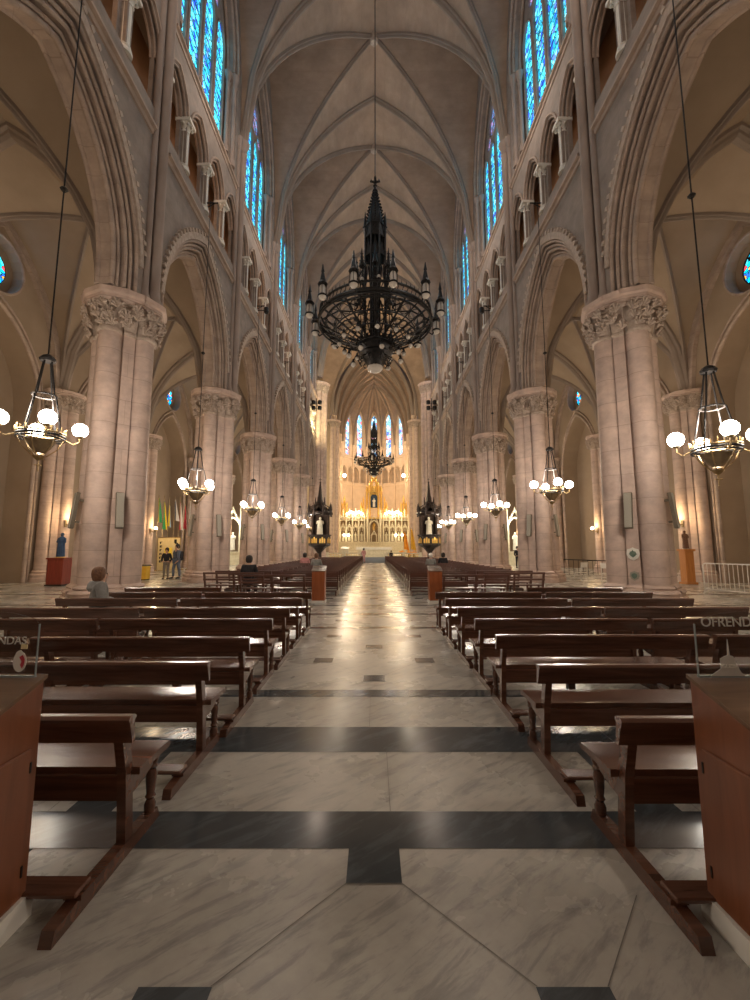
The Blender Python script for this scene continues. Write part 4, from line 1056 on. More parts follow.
for i in range(9):
    x = -2.0+i*.5; a.slab([lancet(.17, .15, .6, .25, x, 5)], -.05, 0, lambda u, v, d: (u, -.42+d, v))
a.build('body', MAT['ivory'], e)
a = MB(); a.prism([(-.57, .8), (-.565, 1.155), (.565, 1.155), (.57, .8), (.58, .8), (.58, 1.17), (-.58, 1.17), (-.58, .8)], -2.6, 2.6, lambda u, v, d: (d, u, v)); a.build('cloth', MAT['white'], e)
e = empty('ambo', (-3.9, 57, .35), label='small white marble reading stand left of the altar', cat='lectern', kind='thing')
a = MB(); a.box(-.5, .5, -.3, .3, 0, 1.2, .02); a.build('body', MAT['ivory'], e); a = MB(); a.prism([(-.35, 1.2), (.35, 1.2), (.35, 1.55), (-.35, 1.3)], -.55, .55, lambda u, v, d: (d, u, v)); a.build('sloping_top', MAT['ivory'], e)

e = empty('reredos', (0, 80, 1.1), label='tall white and gold gothic reredos of niches and pinnacles behind the altar', cat='reredos', kind='thing')
def gable(a, x, z0, hs, hcol, rise, y, d=.25, t=.10):
    """open arch with crocketed gable standing on two shafts"""
    pts_o = lancet(hs, z0, z0+hcol, rise, x, 6); pts_i = lancet(hs-t, z0, z0+hcol, rise-t, x, 6)
    a.slab([pts_o+list(reversed(pts_i))], y, y+d, lambda u, v, dd: (u, dd, v))
    top = z0+hcol+rise+hs*1.0
    a.slab([[(x-hs-.05, z0+hcol+rise*.35), (x, top), (x+hs+.05, z0+hcol+rise*.35), (x+hs-.06, z0+hcol+rise*.35-.02), (x, top-.22), (x-hs+.06, z0+hcol+rise*.35-.02)]], y-.05, y+d-.05, lambda u, v, dd: (u, dd, v))
    for q in range(1, 5):
        for sx in (-1, 1): a.sph((x+sx*(hs+.05)*(1-q/5), y, z0+hcol+rise*.35+(top-z0-hcol-rise*.35)*q/5+.04), .06, 5)
    a.lathe([(.06, 0), (.08, .08), (.02, .3)], 5, (x, y+.05, top-.02))
def pinn(a, x, y, z0, z1, r_=.13):
    a.lathe([(r_, z0), (r_, z1-r_*6), (r_*1.35, z1-r_*5.8), (r_*.9, z1-r_*5.2), (r_*.5, z1-r_*2), (r_*.1, z1)], 6, (x, y, 0))
    for q in range(3):
        for sx in (-1, 1): a.sph((x+sx*r_*(.95-.25*q), y-.03, z1-r_*(4.6-1.3*q)), r_*.35, 4)
a = MB(); a.box(-6.7, 6.7, 0, 1.4, 0, 1.6)
for i in range(18): a.slab([lancet(.26, .25, 1.0, .35, -6.2+i*.73, 4)], -.06, 0, lambda u, v, d: (u, d, v))
a.box(-6.75, 6.75, -.15, 1.5, 1.6, 1.8); a.build('predella', MAT['ivory'], e)
a = MB(); a.box(-6.6, 6.6, .55, .9, 1.8, 6.4); a.build('back_wall', MAT['nicheback'], e)
xs = [-5.9, -4.7, -3.5, -2.35, 2.35, 3.5, 4.7, 5.9]
for sx in (-1, 1):
    a = MB()
    for x in (2.35, 3.5, 4.7, 5.9): gable(a, sx*x, 1.8, .5, 2.3, .8, .0)
    for x in [1.75, 2.92, 4.1, 5.3, 6.55]: pinn(a, sx*x, .0, 1.8, 7.4, .15)
    a.box(sx*1.5, sx*6.6, .1, .7, 5.9, 6.1); a.box(sx*1.5, sx*6.6, -.2, .7, 1.78, 1.9)
    for i in range(9): pinn(a, sx*(1.75+i*.6), .3, 6.1, 7.3, .09)
    for x in (2.35, 3.5, 4.7, 5.9): pinn(a, sx*x, .1, 6.1, 8.3, .13); gable(a, sx*x, 3.9, .22, .5, .3, -.15, .2, .07)
    for i in range(12): gable(a, sx*(1.72+i*.42), 6.12, .17, .3, .2, .0, .15, .05)
    a.build('arcade', MAT['ivory'], e, smooth=40)
for x in xs:
    s_ = MB(); statue(s_, (x, .3, 2.0), 1.7); s_.build('niche_statue', MAT['ivory'], e, smooth=50)
a = MB(); gable(a, 0, 1.8, .95, 2.9, 1.3, -.6, .5, .2); pinn(a, -1.2, -.5, 1.8, 8.2, .2); pinn(a, 1.2, -.5, 1.8, 8.2, .2)
gable(a, 0, 1.8, .55, 1.0, .6, -1.0, .35, .14); a.box(-.7, .7, -1.0, 0, 1.6, 1.85); a.build('tabernacle', MAT['ivory'], e, smooth=40)
a = MB(); statue(a, (0, -.2, 4.0), 1.5); a.build('gilt_figure', MAT['gold'], e, smooth=50)
# gold upper tower with the small white figure
a = MB()
for x in (-1.35, 1.35): pinn(a, x, .2, 6.2, 12.8, .22); pinn(a, x*1.5, .4, 6.2, 10.6, .17)
for x in (-.8, .8): pinn(a, x, -.1, 6.6, 13.6, .16)
for x in (-2.4, 2.4): pinn(a, x, .3, 6.3, 9.6, .2); gable(a, x*.85, 6.4, .35, 1.2, .6, .1, .3, .08)
for x in (-.4, .4): pinn(a, x, .0, 11.5, 14.8, .16)
a.box(-1.15, 1.15, .3, .6, 11.4, 12.6)
gable(a, 0, 8.4, .8, 1.8, 1.0, -.2, .5, .12); gable(a, 0, 11.6, .75, 1.0, 1.0, 0, .5, .12); pinn(a, 0, .1, 13.5, 15.6, .2)
gable(a, -1.1, 9.5, .3, 1.2, .6, .1, .3, .08); gable(a, 1.1, 9.5, .3, 1.2, .6, .1, .3, .08)
a.box(-1.5, 1.5, -.1, .5, 11.3, 11.6); a.box(-1.8, 1.8, -.15, .7, 6.2, 6.5); a.box(-1.0, 1.0, .5, .7, 8.3, 11.4)
a.build('gilt_tower', MAT['gold'], e, smooth=40)
a = MB(); a.box(-.75, .75, .3, .5, 8.4, 10.9); a.build('niche_back', MAT['blue'], e)
a = MB(); statue(a, (0, .05, 8.5), 1.7); a.build('white_figure', MAT['white'], e, smooth=50)
for sx in (-1, 1):
    a = MB(); pinn(a, sx*5.7, .3, 6.2, 10.8, .2); pinn(a, sx*6.2, .3, 6.2, 9.6, .14); pinn(a, sx*5.2, .3, 6.2, 9.6, .14); gable(a, sx*5.7, 7.4, .4, 1.2, .6, .1, .3, .1); a.build('gilt_pinnacle', MAT['gold'], e, smooth=40)
# lights of the reredos
def candelabrum(x, y, z, n, w, nm):
    c = empty('candelabrum', (x, y, z), label=nm, cat='candelabrum', group='candelabra on the reredos', kind='thing')
    a = MB(); a.lathe([(.2, 0), (.06, .1), (.05, .9), (.12, 1.0)], 8)
    for i in range(n):
        t = (i-(n-1)/2)/((n-1)/2 or 1); a.tube([(0, 0, .5), (t*w*.6, 0, .55), (t*w, 0, .9+.35*(1-abs(t)))], .03, 5)
    a.build('frame', MAT['brass'], c)
    for i in range(n):
        t = (i-(n-1)/2)/((n-1)/2 or 1); a = MB(); a.sph((t*w, 0, 1.05+.35*(1-abs(t))), .2, 8); a.build('bulb', MAT['warmglobe'], c, smooth=True)
    point('candelabrum_lamp', (x, y-.9, z+1.3), 170, (1, .78, .48), .3)
for x, n_, w_ in ((-4.35, 5, .75), (-2.9, 5, .65), (2.9, 5, .65), (4.35, 5, .75)):
    candelabrum(x, 79.9, 7.25, n_, w_, 'glowing candelabrum on the reredos, %s' % {-4.35: 'far left', -2.9: 'inner left', 2.9: 'inner right', 4.35: 'far right'}[x])
for i, x in enumerate((-5.6, -4.8, 4.1, 5.3)):
    c = empty('altar_lamp', (x, 79.3, 4.2), label='small glowing lamp low on the reredos, %s from the left' % ORD[i], cat='lamp', group='small lamps on the reredos', kind='thing')
    a = MB(); a.sph((0, 0, 0), .22, 8); a.build('bulb', MAT['warmglobe'], c, smooth=True); a = MB(); a.lathe([(.12, -.4), (.04, -.35), (.04, -.2)], 6); a.build('stem', MAT['brass'], c)
for sx, sn in ((-1, 'left'), (1, 'right')):
    c = empty('gallery_lamp', (sx*6.0, 84, 16.4), label='bright round lamp on the %s gallery of the apse' % sn, cat='lamp', group='gallery lamps of the apse', kind='thing')
    a = MB(); a.sph((0, 0, 0), .32, 10); a.build('bulb', MAT['globe'], c, smooth=True); a = MB(); a.tube([(sx*.9, 0, -.5), (sx*.3, 0, -.6), (0, 0, -.3)], .05, 5); a.build('arm', MAT['brass'], c)
    point('apse_gallery_lamp', (sx*5.0, 84, 16.6), 520, (1, .72, .40), .4)
# orange banners
def banner(x, y, h, mt, lb, k=0):
    e = empty('banner', (x, y, .7), label=lb, cat='banner', kind='thing')
    a = MB(); a.lathe([(.2, 0), (.2, .05), (.03, .1), (.025, h), (.05, h+.05), (.01, h+.15)], 8); a.build('pole', MAT['brass'], e)
    a = MB(); n = 14; rings = []
    for j in range(n+1):
        t = j/n; w_ = .25+.5*t; z = h-.05-t*(h-.9)
        rings.append([(.02+w_*u, .10*math.sin(u*9+t*2+k), z-.25*u*u) for u in [q/10 for q in range(11)]]+[(.02+w_*u, .10*math.sin(u*9+t*2+k)+.02, z-.25*u*u) for u in [q/10 for q in reversed(range(11))]])
    a.loft(rings); a.build('cloth', mt, e, smooth=60)
banner(4.1, 58, 3.3, MAT['orange'], 'bright orange banner hanging from a pole right of the altar')
banner(5.0, 57.5, 3.7, MAT['yellow'], 'ochre banner on a pole beside the right pulpit', 1)
for i, (x, y) in enumerate(((3.7, 56), (4.6, 55.5), (5.3, 56))):
    e = empty('flower_stand', (x, y, .35), label='orange flower arrangement right of the altar, %s from the left' % ORD[i], cat='flowers', group='flowers right of the altar', kind='thing')
    a = MB(); a.lathe([(.16, 0), (.2, .3), (.12, .5), (.18, .6)], 10); a.build('vase', MAT['brass'], e, smooth=True)
    a = MB()
    for q in range(26): a.sph((random.gauss(0, .16), random.gauss(0, .16), .8+random.gauss(0, .14)), .06, 6)
    a.build('blossoms', MAT['orange'], e, smooth=True)
# gallery spotlights on the nave side (clusters of black lamps)
def spot_cluster(x, y, z, lb):
    e = empty('spotlight_cluster', (x, y, z), label=lb, cat='spotlights', group='black spotlight clusters', kind='thing')
    a = MB(); a.tube([(0, 0, -1.0), (0, 0, .6)], .05, 6); a.tube([(-.45, 0, 0), (.45, 0, 0)], .04, 5); a.tube([(-.45, 0, -.7), (.45, 0, -.7)], .04, 5); a.tube([(0, 0, 0), (0, 1.2, 0)], .04, 5); a.build('frame', MAT['iron'], e)
    for dz in (0, -.7):
        for dx in (-.38, .38):
            a = MB(); a.lathe([(.1, 0), (.24, .05), (.27, .4), (.2, .5)], 10, (dx, -.1, dz-.2)); a.build('lamp_head', MAT['iron'], e, smooth=True)
spot_cluster(-7.0, 49.6, 19.3, 'black spotlight cluster high on the left before the crossing')
spot_cluster(7.0, 49.6, 19.3, 'black spotlight cluster high on the right before the crossing')
for side, sn in ((-1, 'left'), (1, 'right')):
    e = empty('gallery_spotlight', (side*6.95, Y0+S*1.5, 16.9), label='single black spotlight on the %s gallery ledge' % sn, cat='spotlight', kind='thing')
    a = MB(); a.lathe([(.1, -.2), (.16, -.1), (.16, .15), (.12, .2)], 10); a.build('lamp_head', MAT['iron'], e); a = MB(); a.tube([(side*.55, 0, 0), (0, 0, 0)], .03, 5); a.build('arm', MAT['iron'], e)

# ------------------------------------------------------------------ aisle furnishings
# crowd barrier on the right
def barrier(loc, rz, L, lb):
    e = empty('crowd_barrier', loc, rz, lb, 'barrier', 'white metal barriers', 'thing')
    a = MB(); fr = [(0, 0, 0), (0, 0, .98), (.03, 0, 1.05), (.1, 0, 1.08), (L-.1, 0, 1.08), (L-.03, 0, 1.05), (L, 0, .98), (L, 0, 0)]
    a.tube(fr, .022, 8); a.tube([(0, 0, .16), (L, 0, .16)], .018, 6); a.build('frame', MAT['white'], e, smooth=True)
    n = int(L/.15)
    for i in range(1, n): a = MB(); a.tube([(L*i/n, 0, .16), (L*i/n, 0, 1.07)], .010, 6); a.build('bar', MAT['white'], e)
    a = MB(); a.tube([(.15, -.25, .01), (.15, 0, .1), (.15, .25, .01)], .02, 6); a.tube([(L-.15, -.25, .01), (L-.15, 0, .1), (L-.15, .25, .01)], .02, 6); a.build('foot', MAT['white'], e)
barrier((12.15, 15.7, 0), R(-78), 2.3, 'white tubular crowd barrier in the right aisle, end nearest the wall pier')
barrier((12.75, 13.35, 0), R(-75), 2.3, 'white tubular crowd barrier running out of the picture at right')
# white chairs
def white_chair(loc, rz, lb):
    e = empty('white_chair', loc, rz, lb, 'chair', 'white chairs in the right aisle', 'thing')
    a = MB(); a.box(-.21, .21, -.21, .21, .44, .47, .008); a.build('seat', MAT['white'], e)
    for sx in (-1, 1):
        for sy in (-1, 1): a = MB(); a.tube([(sx*.22, sy*.22, 0), (sx*.19, sy*.19, .45)], .016, 6); a.build('leg', MAT['white'], e)
    a = MB(); a.tube([(-.19, .2, .45), (-.2, .25, .95), (.2, .25, .95), (.19, .2, .45)], .016, 6); a.box(-.19, .19, .235, .255, .70, .93); a.build('backrest', MAT['white'], e)
white_chair((10.15, 20.9, 0), R(200), 'white metal chair farther from the pillar foot in the right aisle')
white_chair((10.95, 19.9, 0), R(120), 'white metal chair seen side on, right one of the two')
e = empty('aisle_railing', (11.9, 26.6, 0), label='dark low railing across the right aisle behind the white chairs', cat='railing', kind='thing')
a = MB(); a.tube([(0, 0, .95), (3.0, 0, .85)], .03, 6); a.build('hand_rail', MAT['iron'], e)
for i in range(11): a = MB(); a.tube([(i*.3, 0, 0), (i*.3, 0, .95-.01*i)], .015, 5); a.build('bar', MAT['iron'], e)
# yellow box
e = empty('collection_box', (-12.0, 22.1, 0), label='yellow collection box on the floor beside the nearest left pillar', cat='box', kind='thing')
a = MB(); a.box(-.27, .27, -.22, .22, .05, .72, .015); a.build('body', MAT['yellow'], e); a = MB(); a.box(-.29, .29, -.24, .24, .72, .8, .01); a.build('lid', MAT['speakdark'], e)
a = MB(); a.box(-.25, .25, -.2, .2, 0, .05); a.build('base', MAT['iron'], e)
# notice board
e = empty('notice_board', (-15.0, 30.9, 0), label='tall cream notice panel with dark vertical lettering by the left aisle wall', cat='board', kind='thing')
a = MB(); a.box(-.8, .8, 0, .08, .05, 2.4); a.build('panel', MAT['creampaper'], e)
a = MB(); a.box(-.84, -.8, -.02, .1, 0, 2.45); a.box(.8, .84, -.02, .1, 0, 2.45); a.box(-.84, .84, -.02, .1, 2.4, 2.45); a.build('frame', MAT['brass'], e)
a = MB(); random.seed(5)
for j in range(6):
    z = 2.05-j*.27; a.box(-.66, -.58, -.012, 0, z-.08, z+.08); a.box(-.66, -.50, -.012, 0, z+.04, z+.08); 
    if j % 2: a.box(-.54, -.50, -.012, 0, z-.08, z+.06)
a.box(.38, .56, -.012, 0, 2.05, 2.3); a.box(.42, .66, -.012, 0, 1.98, 2.05); a.build('lettering', MAT['iron'], e)
a = MB(); a.box(-.3, .25, -.014, 0, .9, 1.7); a.build('poster', MAT['flagy'], e)
# flags in the left aisle
cols_ = [('flagy', 'flagg', 'yellow and green'), ('flagg', 'flagy', 'green and yellow'), ('flagy', 'flagb', 'yellow and blue'), ('navy', 'white', 'navy and white'), ('red', 'white', 'red and white'), ('red', 'red', 'dark red'), ('white', 'flagb', 'white and pale blue'), ('flagb', 'white', 'pale blue and white')]
for i, (c1, c2, nm) in enumerate(cols_):
    x = -15.45+.0*i; e = empty('flag', (-16.2+i*.31, 31.4+i*.2, 0), label='%s flag above the notice panel, %s in the row' % (nm, ORD[i]), cat='flag', group='row of flags on the left aisle wall', kind='thing')
    a = MB(); a.tube([(0, 0, 0), (.0, 0, 5.5)], .018, 5); a.lathe([(.15, 0), (.15, .05), (.03, .1)], 8); a.lathe([(.03, 5.5), (.01, 5.65)], 5); a.build('pole', MAT['brass'], e)
    for half, mt in ((0, c1), (1, c2)):
        a = MB(); rings = []
        for j in range(9):
            t = j/8; z = 5.45-.25*(i % 3)-t*(1.8+.3*math.sin(i*1.9)); xx = .06
            u0, u1 = (0, .5) if half == 0 else (.5, 1)
            pr = [(xx+(u0+(u1-u0)*q/6)*(.06+(.26+.1*math.sin(i*2.3))*t)-.05, .13*math.sin((u0+(u1-u0)*q/6)*7+i*1.7+t*2)*t, z-.12*(u0+(u1-u0)*q/6)) for q in range(7)]
            rings.append(pr+[(p_[0], p_[1]+.02, p_[2]) for p_ in reversed(pr)])
        a.loft(rings); a.build('cloth', MAT[mt], e, smooth=60)
# shrine statue left
e = empty('shrine_table', (-13.9, 18.8, 0), label='red wooden shrine table between the left pillar and the aisle pier', cat='table', kind='thing')
a = MB(); a.box(-.35, .35, -.3, .3, .06, 1.15, .015); a.build('body', MAT['redwood'], e); a = MB(); a.box(-.4, .4, -.35, .35, 1.15, 1.22, .01); a.build('top', MAT['redwood'], e); a = MB(); a.box(-.38, .38, -.33, .33, 0, .07); a.build('plinth', MAT['darkwood'], e)
e = empty('robed_statue', (-13.9, 18.8, 1.22), label='dark blue robed statue on the red shrine table', cat='statue', kind='thing')
a = MB(); statue(a, (0, 0, 0), 1.1); a.build('figure', MAT['blue'], e, smooth=50); a = MB(); a.lathe([(.2, 0), (.2, .04)], 12); a.build('base', MAT['gold'], e)
# statue right
e = empty('pedestal', (14.45, 19.6, 0), label='tall orange oak pedestal beside the right aisle pier', cat='pedestal', kind='thing')
a = MB(); a.box(-.2, .2, -.2, .2, .1, 1.5, .01); a.build('body', MAT['oak'], e); a = MB(); a.box(-.26, .26, -.26, .26, 1.5, 1.6, .015); a.build('top', MAT['oak'], e); a = MB(); a.box(-.26, .26, -.26, .26, 0, .1, .01); a.build('base', MAT['oak'], e)
e = empty('saint_statue', (14.45, 19.6, 1.6), label='small brown statue on the tall oak pedestal at right', cat='statue', kind='thing')
a = MB(); statue(a, (0, 0, 0), .85); a.build('figure', MAT['hairb'], e, smooth=50); a = MB(); a.lathe([(.13, 0), (.13, .03)], 10); a.build('base', MAT['white'], e)
# lit side shrines far down the aisles
for side, sn in ((-1, 'left'), (1, 'right')):
    e = empty('side_shrine', (side*14.9, 39.2, 0), rz=0, label='brightly lit white side shrine at the end of the %s aisle' % sn, cat='shrine', kind='thing')
    e.location = (side*14.3, 42.4, 0)
    a = MB(); a.box(-1.5, 1.5, 0, .5, 0, 1.2, .02); a.box(-1.6, 1.6, -.1, .6, 1.2, 1.35); a.build('altar', MAT['ivory'], e)
    a = MB(); gable(a, 0, 1.35, .8, 2.4, 1.1, .1, .4, .15); gable(a, -1.2, 1.35, .4, 1.8, .6, .1, .3, .1); gable(a, 1.2, 1.35, .4, 1.8, .6, .1, .3, .1)
    for x in (-1.65, -.8, .8, 1.65): pinn(a, x, .2, 1.35, 6.2, .12)
    a.build('canopy', MAT['ivory'], e, smooth=40)
    a = MB(); statue(a, (0, .3, 1.5), 1.8); a.build('statue', MAT['white'], e, smooth=50)
    point('shrine_lamp', (side*14.3, 40.9, 4.5), 330, (1, .95, .72), .2)

# ------------------------------------------------------------------ people
def skin_mesh(name, joints, edges, mat, parent, root=0, sub=2):
    me = bpy.data.meshes.new(name); me.from_pydata([j[0] for j in joints], edges, []); me.materials.append(mat)
    o = bpy.data.objects.new(name, me); col.objects.link(o); o.parent = parent
    md = o.modifiers.new('skin', 'SKIN'); md.use_smooth_shade = True
    for i, j in enumerate(joints):
        r_ = j[1]; me.skin_vertices[0].data[i].radius = r_ if isinstance(r_, tuple) else (r_, r_)
    me.skin_vertices[0].data[root].use_root = True
    s_ = o.modifiers.new('sub', 'SUBSURF'); s_.levels = sub; s_.render_levels = sub
    return o
def person(loc, rz, label, pose, top, bottom, hair, k=1.0, hood=False, bag=None, longhair=False):
    e = empty('person', loc, rz, label, 'person', kind='thing'); e.scale = (k, k, k)
    sit = pose == 'sit'
    pz = .57 if sit else .92; bk_ = (1.4 if hood else 1.15) if sit else 1.0
    sh_z = pz+(.46 if sit else .50); hd = pz+(.66 if sit else .72)
    # facing +y
    def P3(x, y, z): return (x, y, z)
    if sit:
        legs = lambda sx: [P3(sx*.09, 0, pz), P3(sx*.11, .42, pz+.0), P3(sx*.11, .46, .10), P3(sx*.11, .60, .04)]
        arms = lambda sx: [P3(sx*.18, 0, sh_z), P3(sx*.25, .05, sh_z-.28), P3(sx*.16, .27, sh_z-.32), P3(sx*.12, .34, sh_z-.33)]
    elif pose == 'walk':
        legs = lambda sx: [P3(sx*.09, 0, pz), P3(sx*.10, .10*sx, .48), P3(sx*.10, .12*sx-.04, .09), P3(sx*.11, .12*sx+.10, .035)]
        arms = lambda sx: [P3(sx*.18, 0, sh_z), P3(sx*.25, -.06*sx, sh_z-.29), P3(sx*.25, .10, sh_z-.50), P3(sx*.22, .16, sh_z-.56)]
    else:
        legs = lambda sx: [P3(sx*.09, 0, pz), P3(sx*.10, .02, .48), P3(sx*.11, -.02, .09), P3(sx*.12, .12, .035)]
        arms = lambda sx: [P3(sx*.18, 0, sh_z), P3(sx*.26, -.02, sh_z-.29), P3(sx*.20, .16, sh_z-.44), P3(sx*.10, .22, sh_z-.42)]
    J = [(P3(0, 0, pz), .13), (P3(0, .0, pz+.24), .115), (P3(0, 0, sh_z-.03), .12), (P3(0, .01, sh_z+.09), .052), (P3(0, .03, hd-.05), .075), (P3(0, .02, hd+.06), .085)]
    E = [(0, 1), (1, 2), (2, 3), (3, 4), (4, 5)]
    for sx in (-1, 1):
        b0 = len(J); L = legs(sx); A = arms(sx)
        J += [(L[0], .085), (L[1], .058), (L[2], .042), (L[3], .035)]; E += [(0, b0), (b0, b0+1), (b0+1, b0+2), (b0+2, b0+3)]
        b1 = len(J); J += [(A[0], .055), (A[1], .043), (A[2], .034), (A[3], .03)]; E += [(2, b1), (b1, b1+1), (b1+1, b1+2), (b1+2, b1+3)]
        hx = Vector(A[3]); dv = (Vector(A[3])-Vector(A[2])).normalized()
        for f_ in range(4):
            off = Vector((( f_-1.5)*.019, 0, 0)); ln = [.062, .072, .068, .05][f_]
            b2 = len(J); J += [(tuple(hx+off+dv*.035), .010), (tuple(hx+off+dv*(.035+ln*.6)+Vector((0, 0, -.008))), .009), (tuple(hx+off+dv*(.035+ln)+Vector((0, 0, -.025))), .008)]
            E += [(b1+3, b2), (b2, b2+1), (b2+1, b2+2)]
        b2 = len(J); J += [(tuple(hx+Vector((-sx*.035, 0, .005))+dv*.01), .011), (tuple(hx+Vector((-sx*.05, 0, .0))+dv*.045), .009)]; E += [(b1+3, b2), (b2, b2+1)]
    skin_mesh('body', J, E, MAT['skin'], e)
    # top clothing
    J = [(P3(0, 0, pz-.04), (.165*bk_, .135*bk_)), (P3(0, 0, pz+.22), (.155*bk_, .13*bk_)), (P3(0, 0, sh_z-.05), (.165*bk_, .13*bk_)), (P3(0, .0, sh_z+.05), .075)]; E = [(0, 1), (1, 2), (2, 3)]
    for sx in (-1, 1):
        A = arms(sx); b0 = len(J); J += [(A[0], .078*bk_), (A[1], .062*bk_), (A[2], .050*bk_)]; E += [(2, b0), (b0, b0+1), (b0+1, b0+2)]
    j_ = skin_mesh('jacket', J, E, top, e)
    if hood:
        a = MB(); a.lathe([(.13, sh_z-.10), (.165, sh_z-.04), (.15, sh_z+.04), (.11, sh_z+.09), (.085, sh_z+.08)], 16, (0, -.05, 0)); a.build('hood', top, j_, smooth=True)
    J = [(P3(0, 0, pz), .14)]; E = []
    for sx in (-1, 1):
        L = legs(sx); b0 = len(J); J += [(L[0], .105), (L[1], .075), (L[2], .062)]; E += [(0, b0), (b0, b0+1), (b0+1, b0+2)]
    skin_mesh('trousers', J, E, bottom, e)
    for sx in (-1, 1):
        L = legs(sx); a = MB(); f_ = L[3]; a.lathe([(.05, -.035), (.055, 0), (.045, .05)], 10, (f_[0], f_[1]-.08, .04)); a.tube([(f_[0], f_[1]-.1, .045), (f_[0], f_[1]+.02, .04), (f_[0], f_[1]+.09, .03)], [.045, .045, .03], 8); a.build('shoe', MAT['black'], e, smooth=True)
    # hair
    a = MB()
    hz = hd+.02
    for i in range(9):
        pass
    a.lathe([(.02, .155), (.075, .135), (.105, .085), (.112, .02), (.105, -.05), (.07, -.10)] if not longhair else [(.02, .15), (.075, .13), (.112, .08), (.12, .01), (.112, -.06), (.09, -.12), (.05, -.14)], 18, (0, -.03, hz), rfun=lambda t: 1+.05*math.sin(7*t)+.04*math.sin(3*t+1))
    h_ = a.build('hair', hair, e, smooth=True)
    # face: nose, eyes, mouth, ears
    a = MB(); a.tube([(0, .105, hd+.04), (0, .128, hd-.01), (0, .11, hd-.025)], [.008, .015, .01], 6)
    for sx in (-1, 1): a.sph((sx*.095, .0, hd), .024, 8)
    a.build('nose_and_ears', MAT['skin'], e, smooth=True)
    a = MB()
    for sx in (-1, 1): a.sph((sx*.033, .103, hd+.03), .011, 8)
    a.build('eyes', MAT['haird'], e, smooth=True)
    a = MB(); a.tube([(-.022, .104, hd-.055), (0, .11, hd-.056), (.022, .104, hd-.055)], .005, 5); a.build('mouth', MAT['red'], e)
    if bag:
        a = MB(); a.box(-.15, .15, -.30, -.14, pz+.02, sh_z, .03); bg = a.build('backpack', bag, e, smooth=True)
        a = MB()
        for sx in (-1, 1): a.tube([(sx*.11, -.15, sh_z-.02), (sx*.12, -.02, sh_z+.06), (sx*.12, .13, sh_z-.08), (sx*.13, .1, pz+.15), (sx*.13, -.14, pz+.1)], .014, 5)
        a.build('strap', bag, bg)
    return e
person((-4.98, 7.76, -.04), R(-55), 'brown-haired person in light grey hooded top sitting on a bench at left', 'sit', MAT['grey'], MAT['trouser'], MAT['hairb'], .95, hood=True, longhair=True)
person((-4.1, 13.95, 0), 0, 'dark-clothed person sitting alone behind the open-backed bench at left', 'sit', MAT['black'], MAT['black'], MAT['haird'])
person((-11.2, 22.9, 0), R(190), 'person in black jacket and grey trousers standing in the left aisle', 'stand', MAT['black'], MAT['trouser'], MAT['haird'], .93)
person((-10.8, 23.2, 0), R(150), 'person in blue-grey top with dark backpack walking in the left aisle', 'walk', MAT['navy'], MAT['navy'], MAT['haird'], 1.04, bag=MAT['black'])
person((12.3, 36.3, 0), R(180), 'person all in black standing beside a pillar in the right aisle', 'stand', MAT['black'], MAT['black'], MAT['haird'], 1.02)
person((-4.0, 24.54, 0), 0, 'dark-haired person in pink sitting in the far left benches', 'sit', MAT['pink'], MAT['black'], MAT['haird'], longhair=True)
person((-2.9, 21.38, 0), 0, 'pale-clothed person sitting in the far left benches near the lectern', 'sit', MAT['grey'], MAT['black'], MAT['hairb'])
person((3.0, 22.41, 0), 0, 'grey-topped person sitting in the far right benches near the lectern', 'sit', MAT['grey'], MAT['black'], MAT['bulb'])
person((4.0, 24.54, 0), 0, 'dark-clothed person sitting in the far right benches by the last pillars', 'sit', MAT['black'], MAT['black'], MAT['haird'], longhair=True)
person((-1.2, 49.3, 0), 0, 'person in pink standing at the steps before the altar rail', 'stand', MAT['pink'], MAT['pink'], MAT['haird'], .95, longhair=True)
person((2.0, 49.3, 0), 0, 'dark-clothed person standing right of the steps before the altar rail', 'stand', MAT['black'], MAT['black'], MAT['haird'], .8)

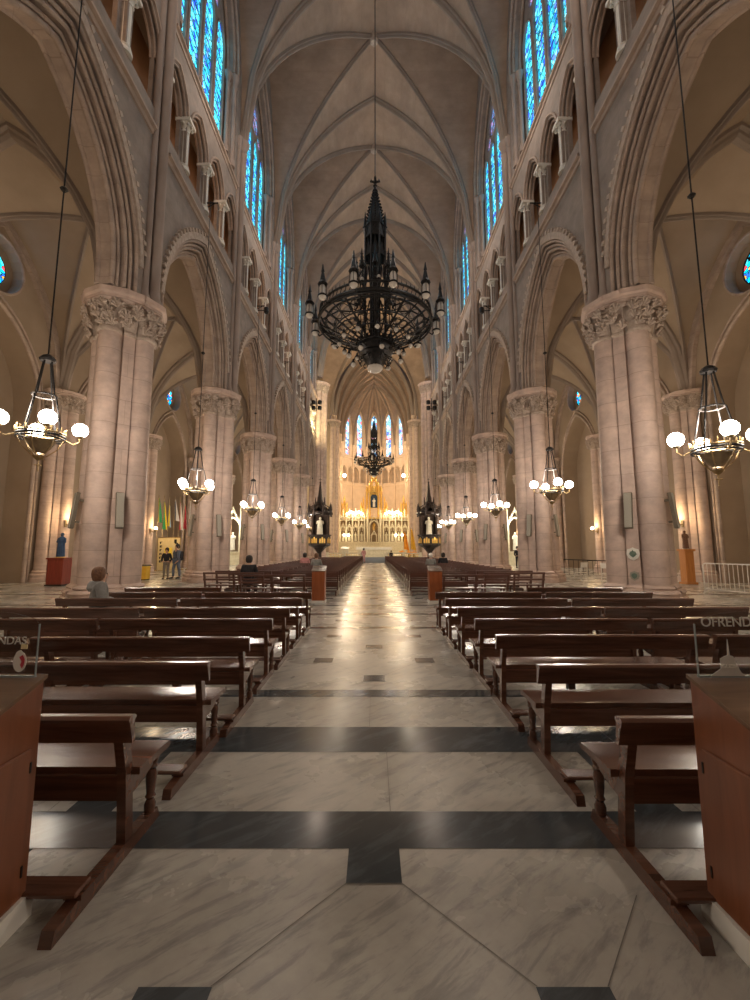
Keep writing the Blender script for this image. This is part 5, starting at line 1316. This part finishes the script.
# ------------------------------------------------------------------ lamps of the building and added fill lights
# hidden point lights without fixtures brighten the choir and apse
for (x, y, z, e_) in ((-5.0, 74.5, 17, 480), (5.0, 74.5, 17, 480), (-4.5, 84, 5.5, 380), (4.5, 84, 5.5, 380), (-3, 88, 23.5, 260), (3, 88, 23.5, 260)):
    point('choir_hidden_light', (x, y, z), e_, (1, .79, .54), .6)
for sx in (-1, 1): point('altar_fill_light', (sx*4.3, 60, 5.5), 330, (1, .88, .68), .4)  # fill lights added to brighten the altar, no lamp stands here
for (x, y, z, e_, c) in ((-13, 62, 14, 2600, (1, .80, .46)), (13, 62, 14, 1100, (1, .80, .52)), (-5, 62, 22, 330, (1, .82, .6)), (5, 62, 22, 330, (1, .82, .6))):
    point('transept_lamp', (x, y, z), e_, c, .6)
l = bpy.data.lights.new('pier_spot', 'SPOT'); l.energy = 1900; l.color = (1, .80, .42); l.spot_size = R(115); l.spot_blend = 1; l.shadow_soft_size = .2
o = bpy.data.objects.new('pier_spot', l); o.location = (-6.6, 49.0, 15.8); col.objects.link(o)
o.rotation_euler = (Vector((-7.6, 54, 20.0))-Vector(o.location)).to_track_quat('-Z', 'Y').to_euler()
for side in (-1, 1):
    for k in range(-2, 5):
        point('aisle_uplight', (side*12.7, Y0+S*k+S/2, 8.8), 72, (1, .76, .48), .3)
        point('nave_fill_light', (side*5.3, Y0+S*k+S/2, 22.6), 200, (1, .79, .63), .6)  # added fill, hung free in the nave to lift the upper walls
        point('passage_lamp', (side*(XW+.8), Y0+S*k+S/2, 17.0), 26 if side < 0 else 2, (1, .55, .25), .15)

# world: dusk outside
w = bpy.data.worlds.new('World'); sc.world = w; w.use_nodes = True
w.node_tree.nodes['Background'].inputs[0].default_value = (.10, .16, .30, 1); w.node_tree.nodes['Background'].inputs[1].default_value = .4

# camera
cd = bpy.data.cameras.new('Camera'); cam = bpy.data.objects.new('Camera', cd); col.objects.link(cam)
cam.location = (0, 0, 1.6); cam.rotation_euler = (PI/2+math.atan(49/420), 0, 0)
cd.sensor_fit = 'HORIZONTAL'; cd.sensor_width = 36; cd.lens = 36*420/750; cd.shift_x = 1/750; cd.clip_start = .02; cd.clip_end = 300
sc.camera = cam
sc.view_settings.view_transform = 'Standard'; sc.view_settings.look = 'None'; sc.view_settings.gamma = 1; sc.view_settings.exposure = 0.45
sc.view_settings.use_curve_mapping = False
sc.cycles.max_bounces = 6; sc.cycles.diffuse_bounces = 4; sc.cycles.glossy_bounces = 3; sc.cycles.transmission_bounces = 6
sc.cycles.sample_clamp_indirect = 6; sc.cycles.use_denoising = True
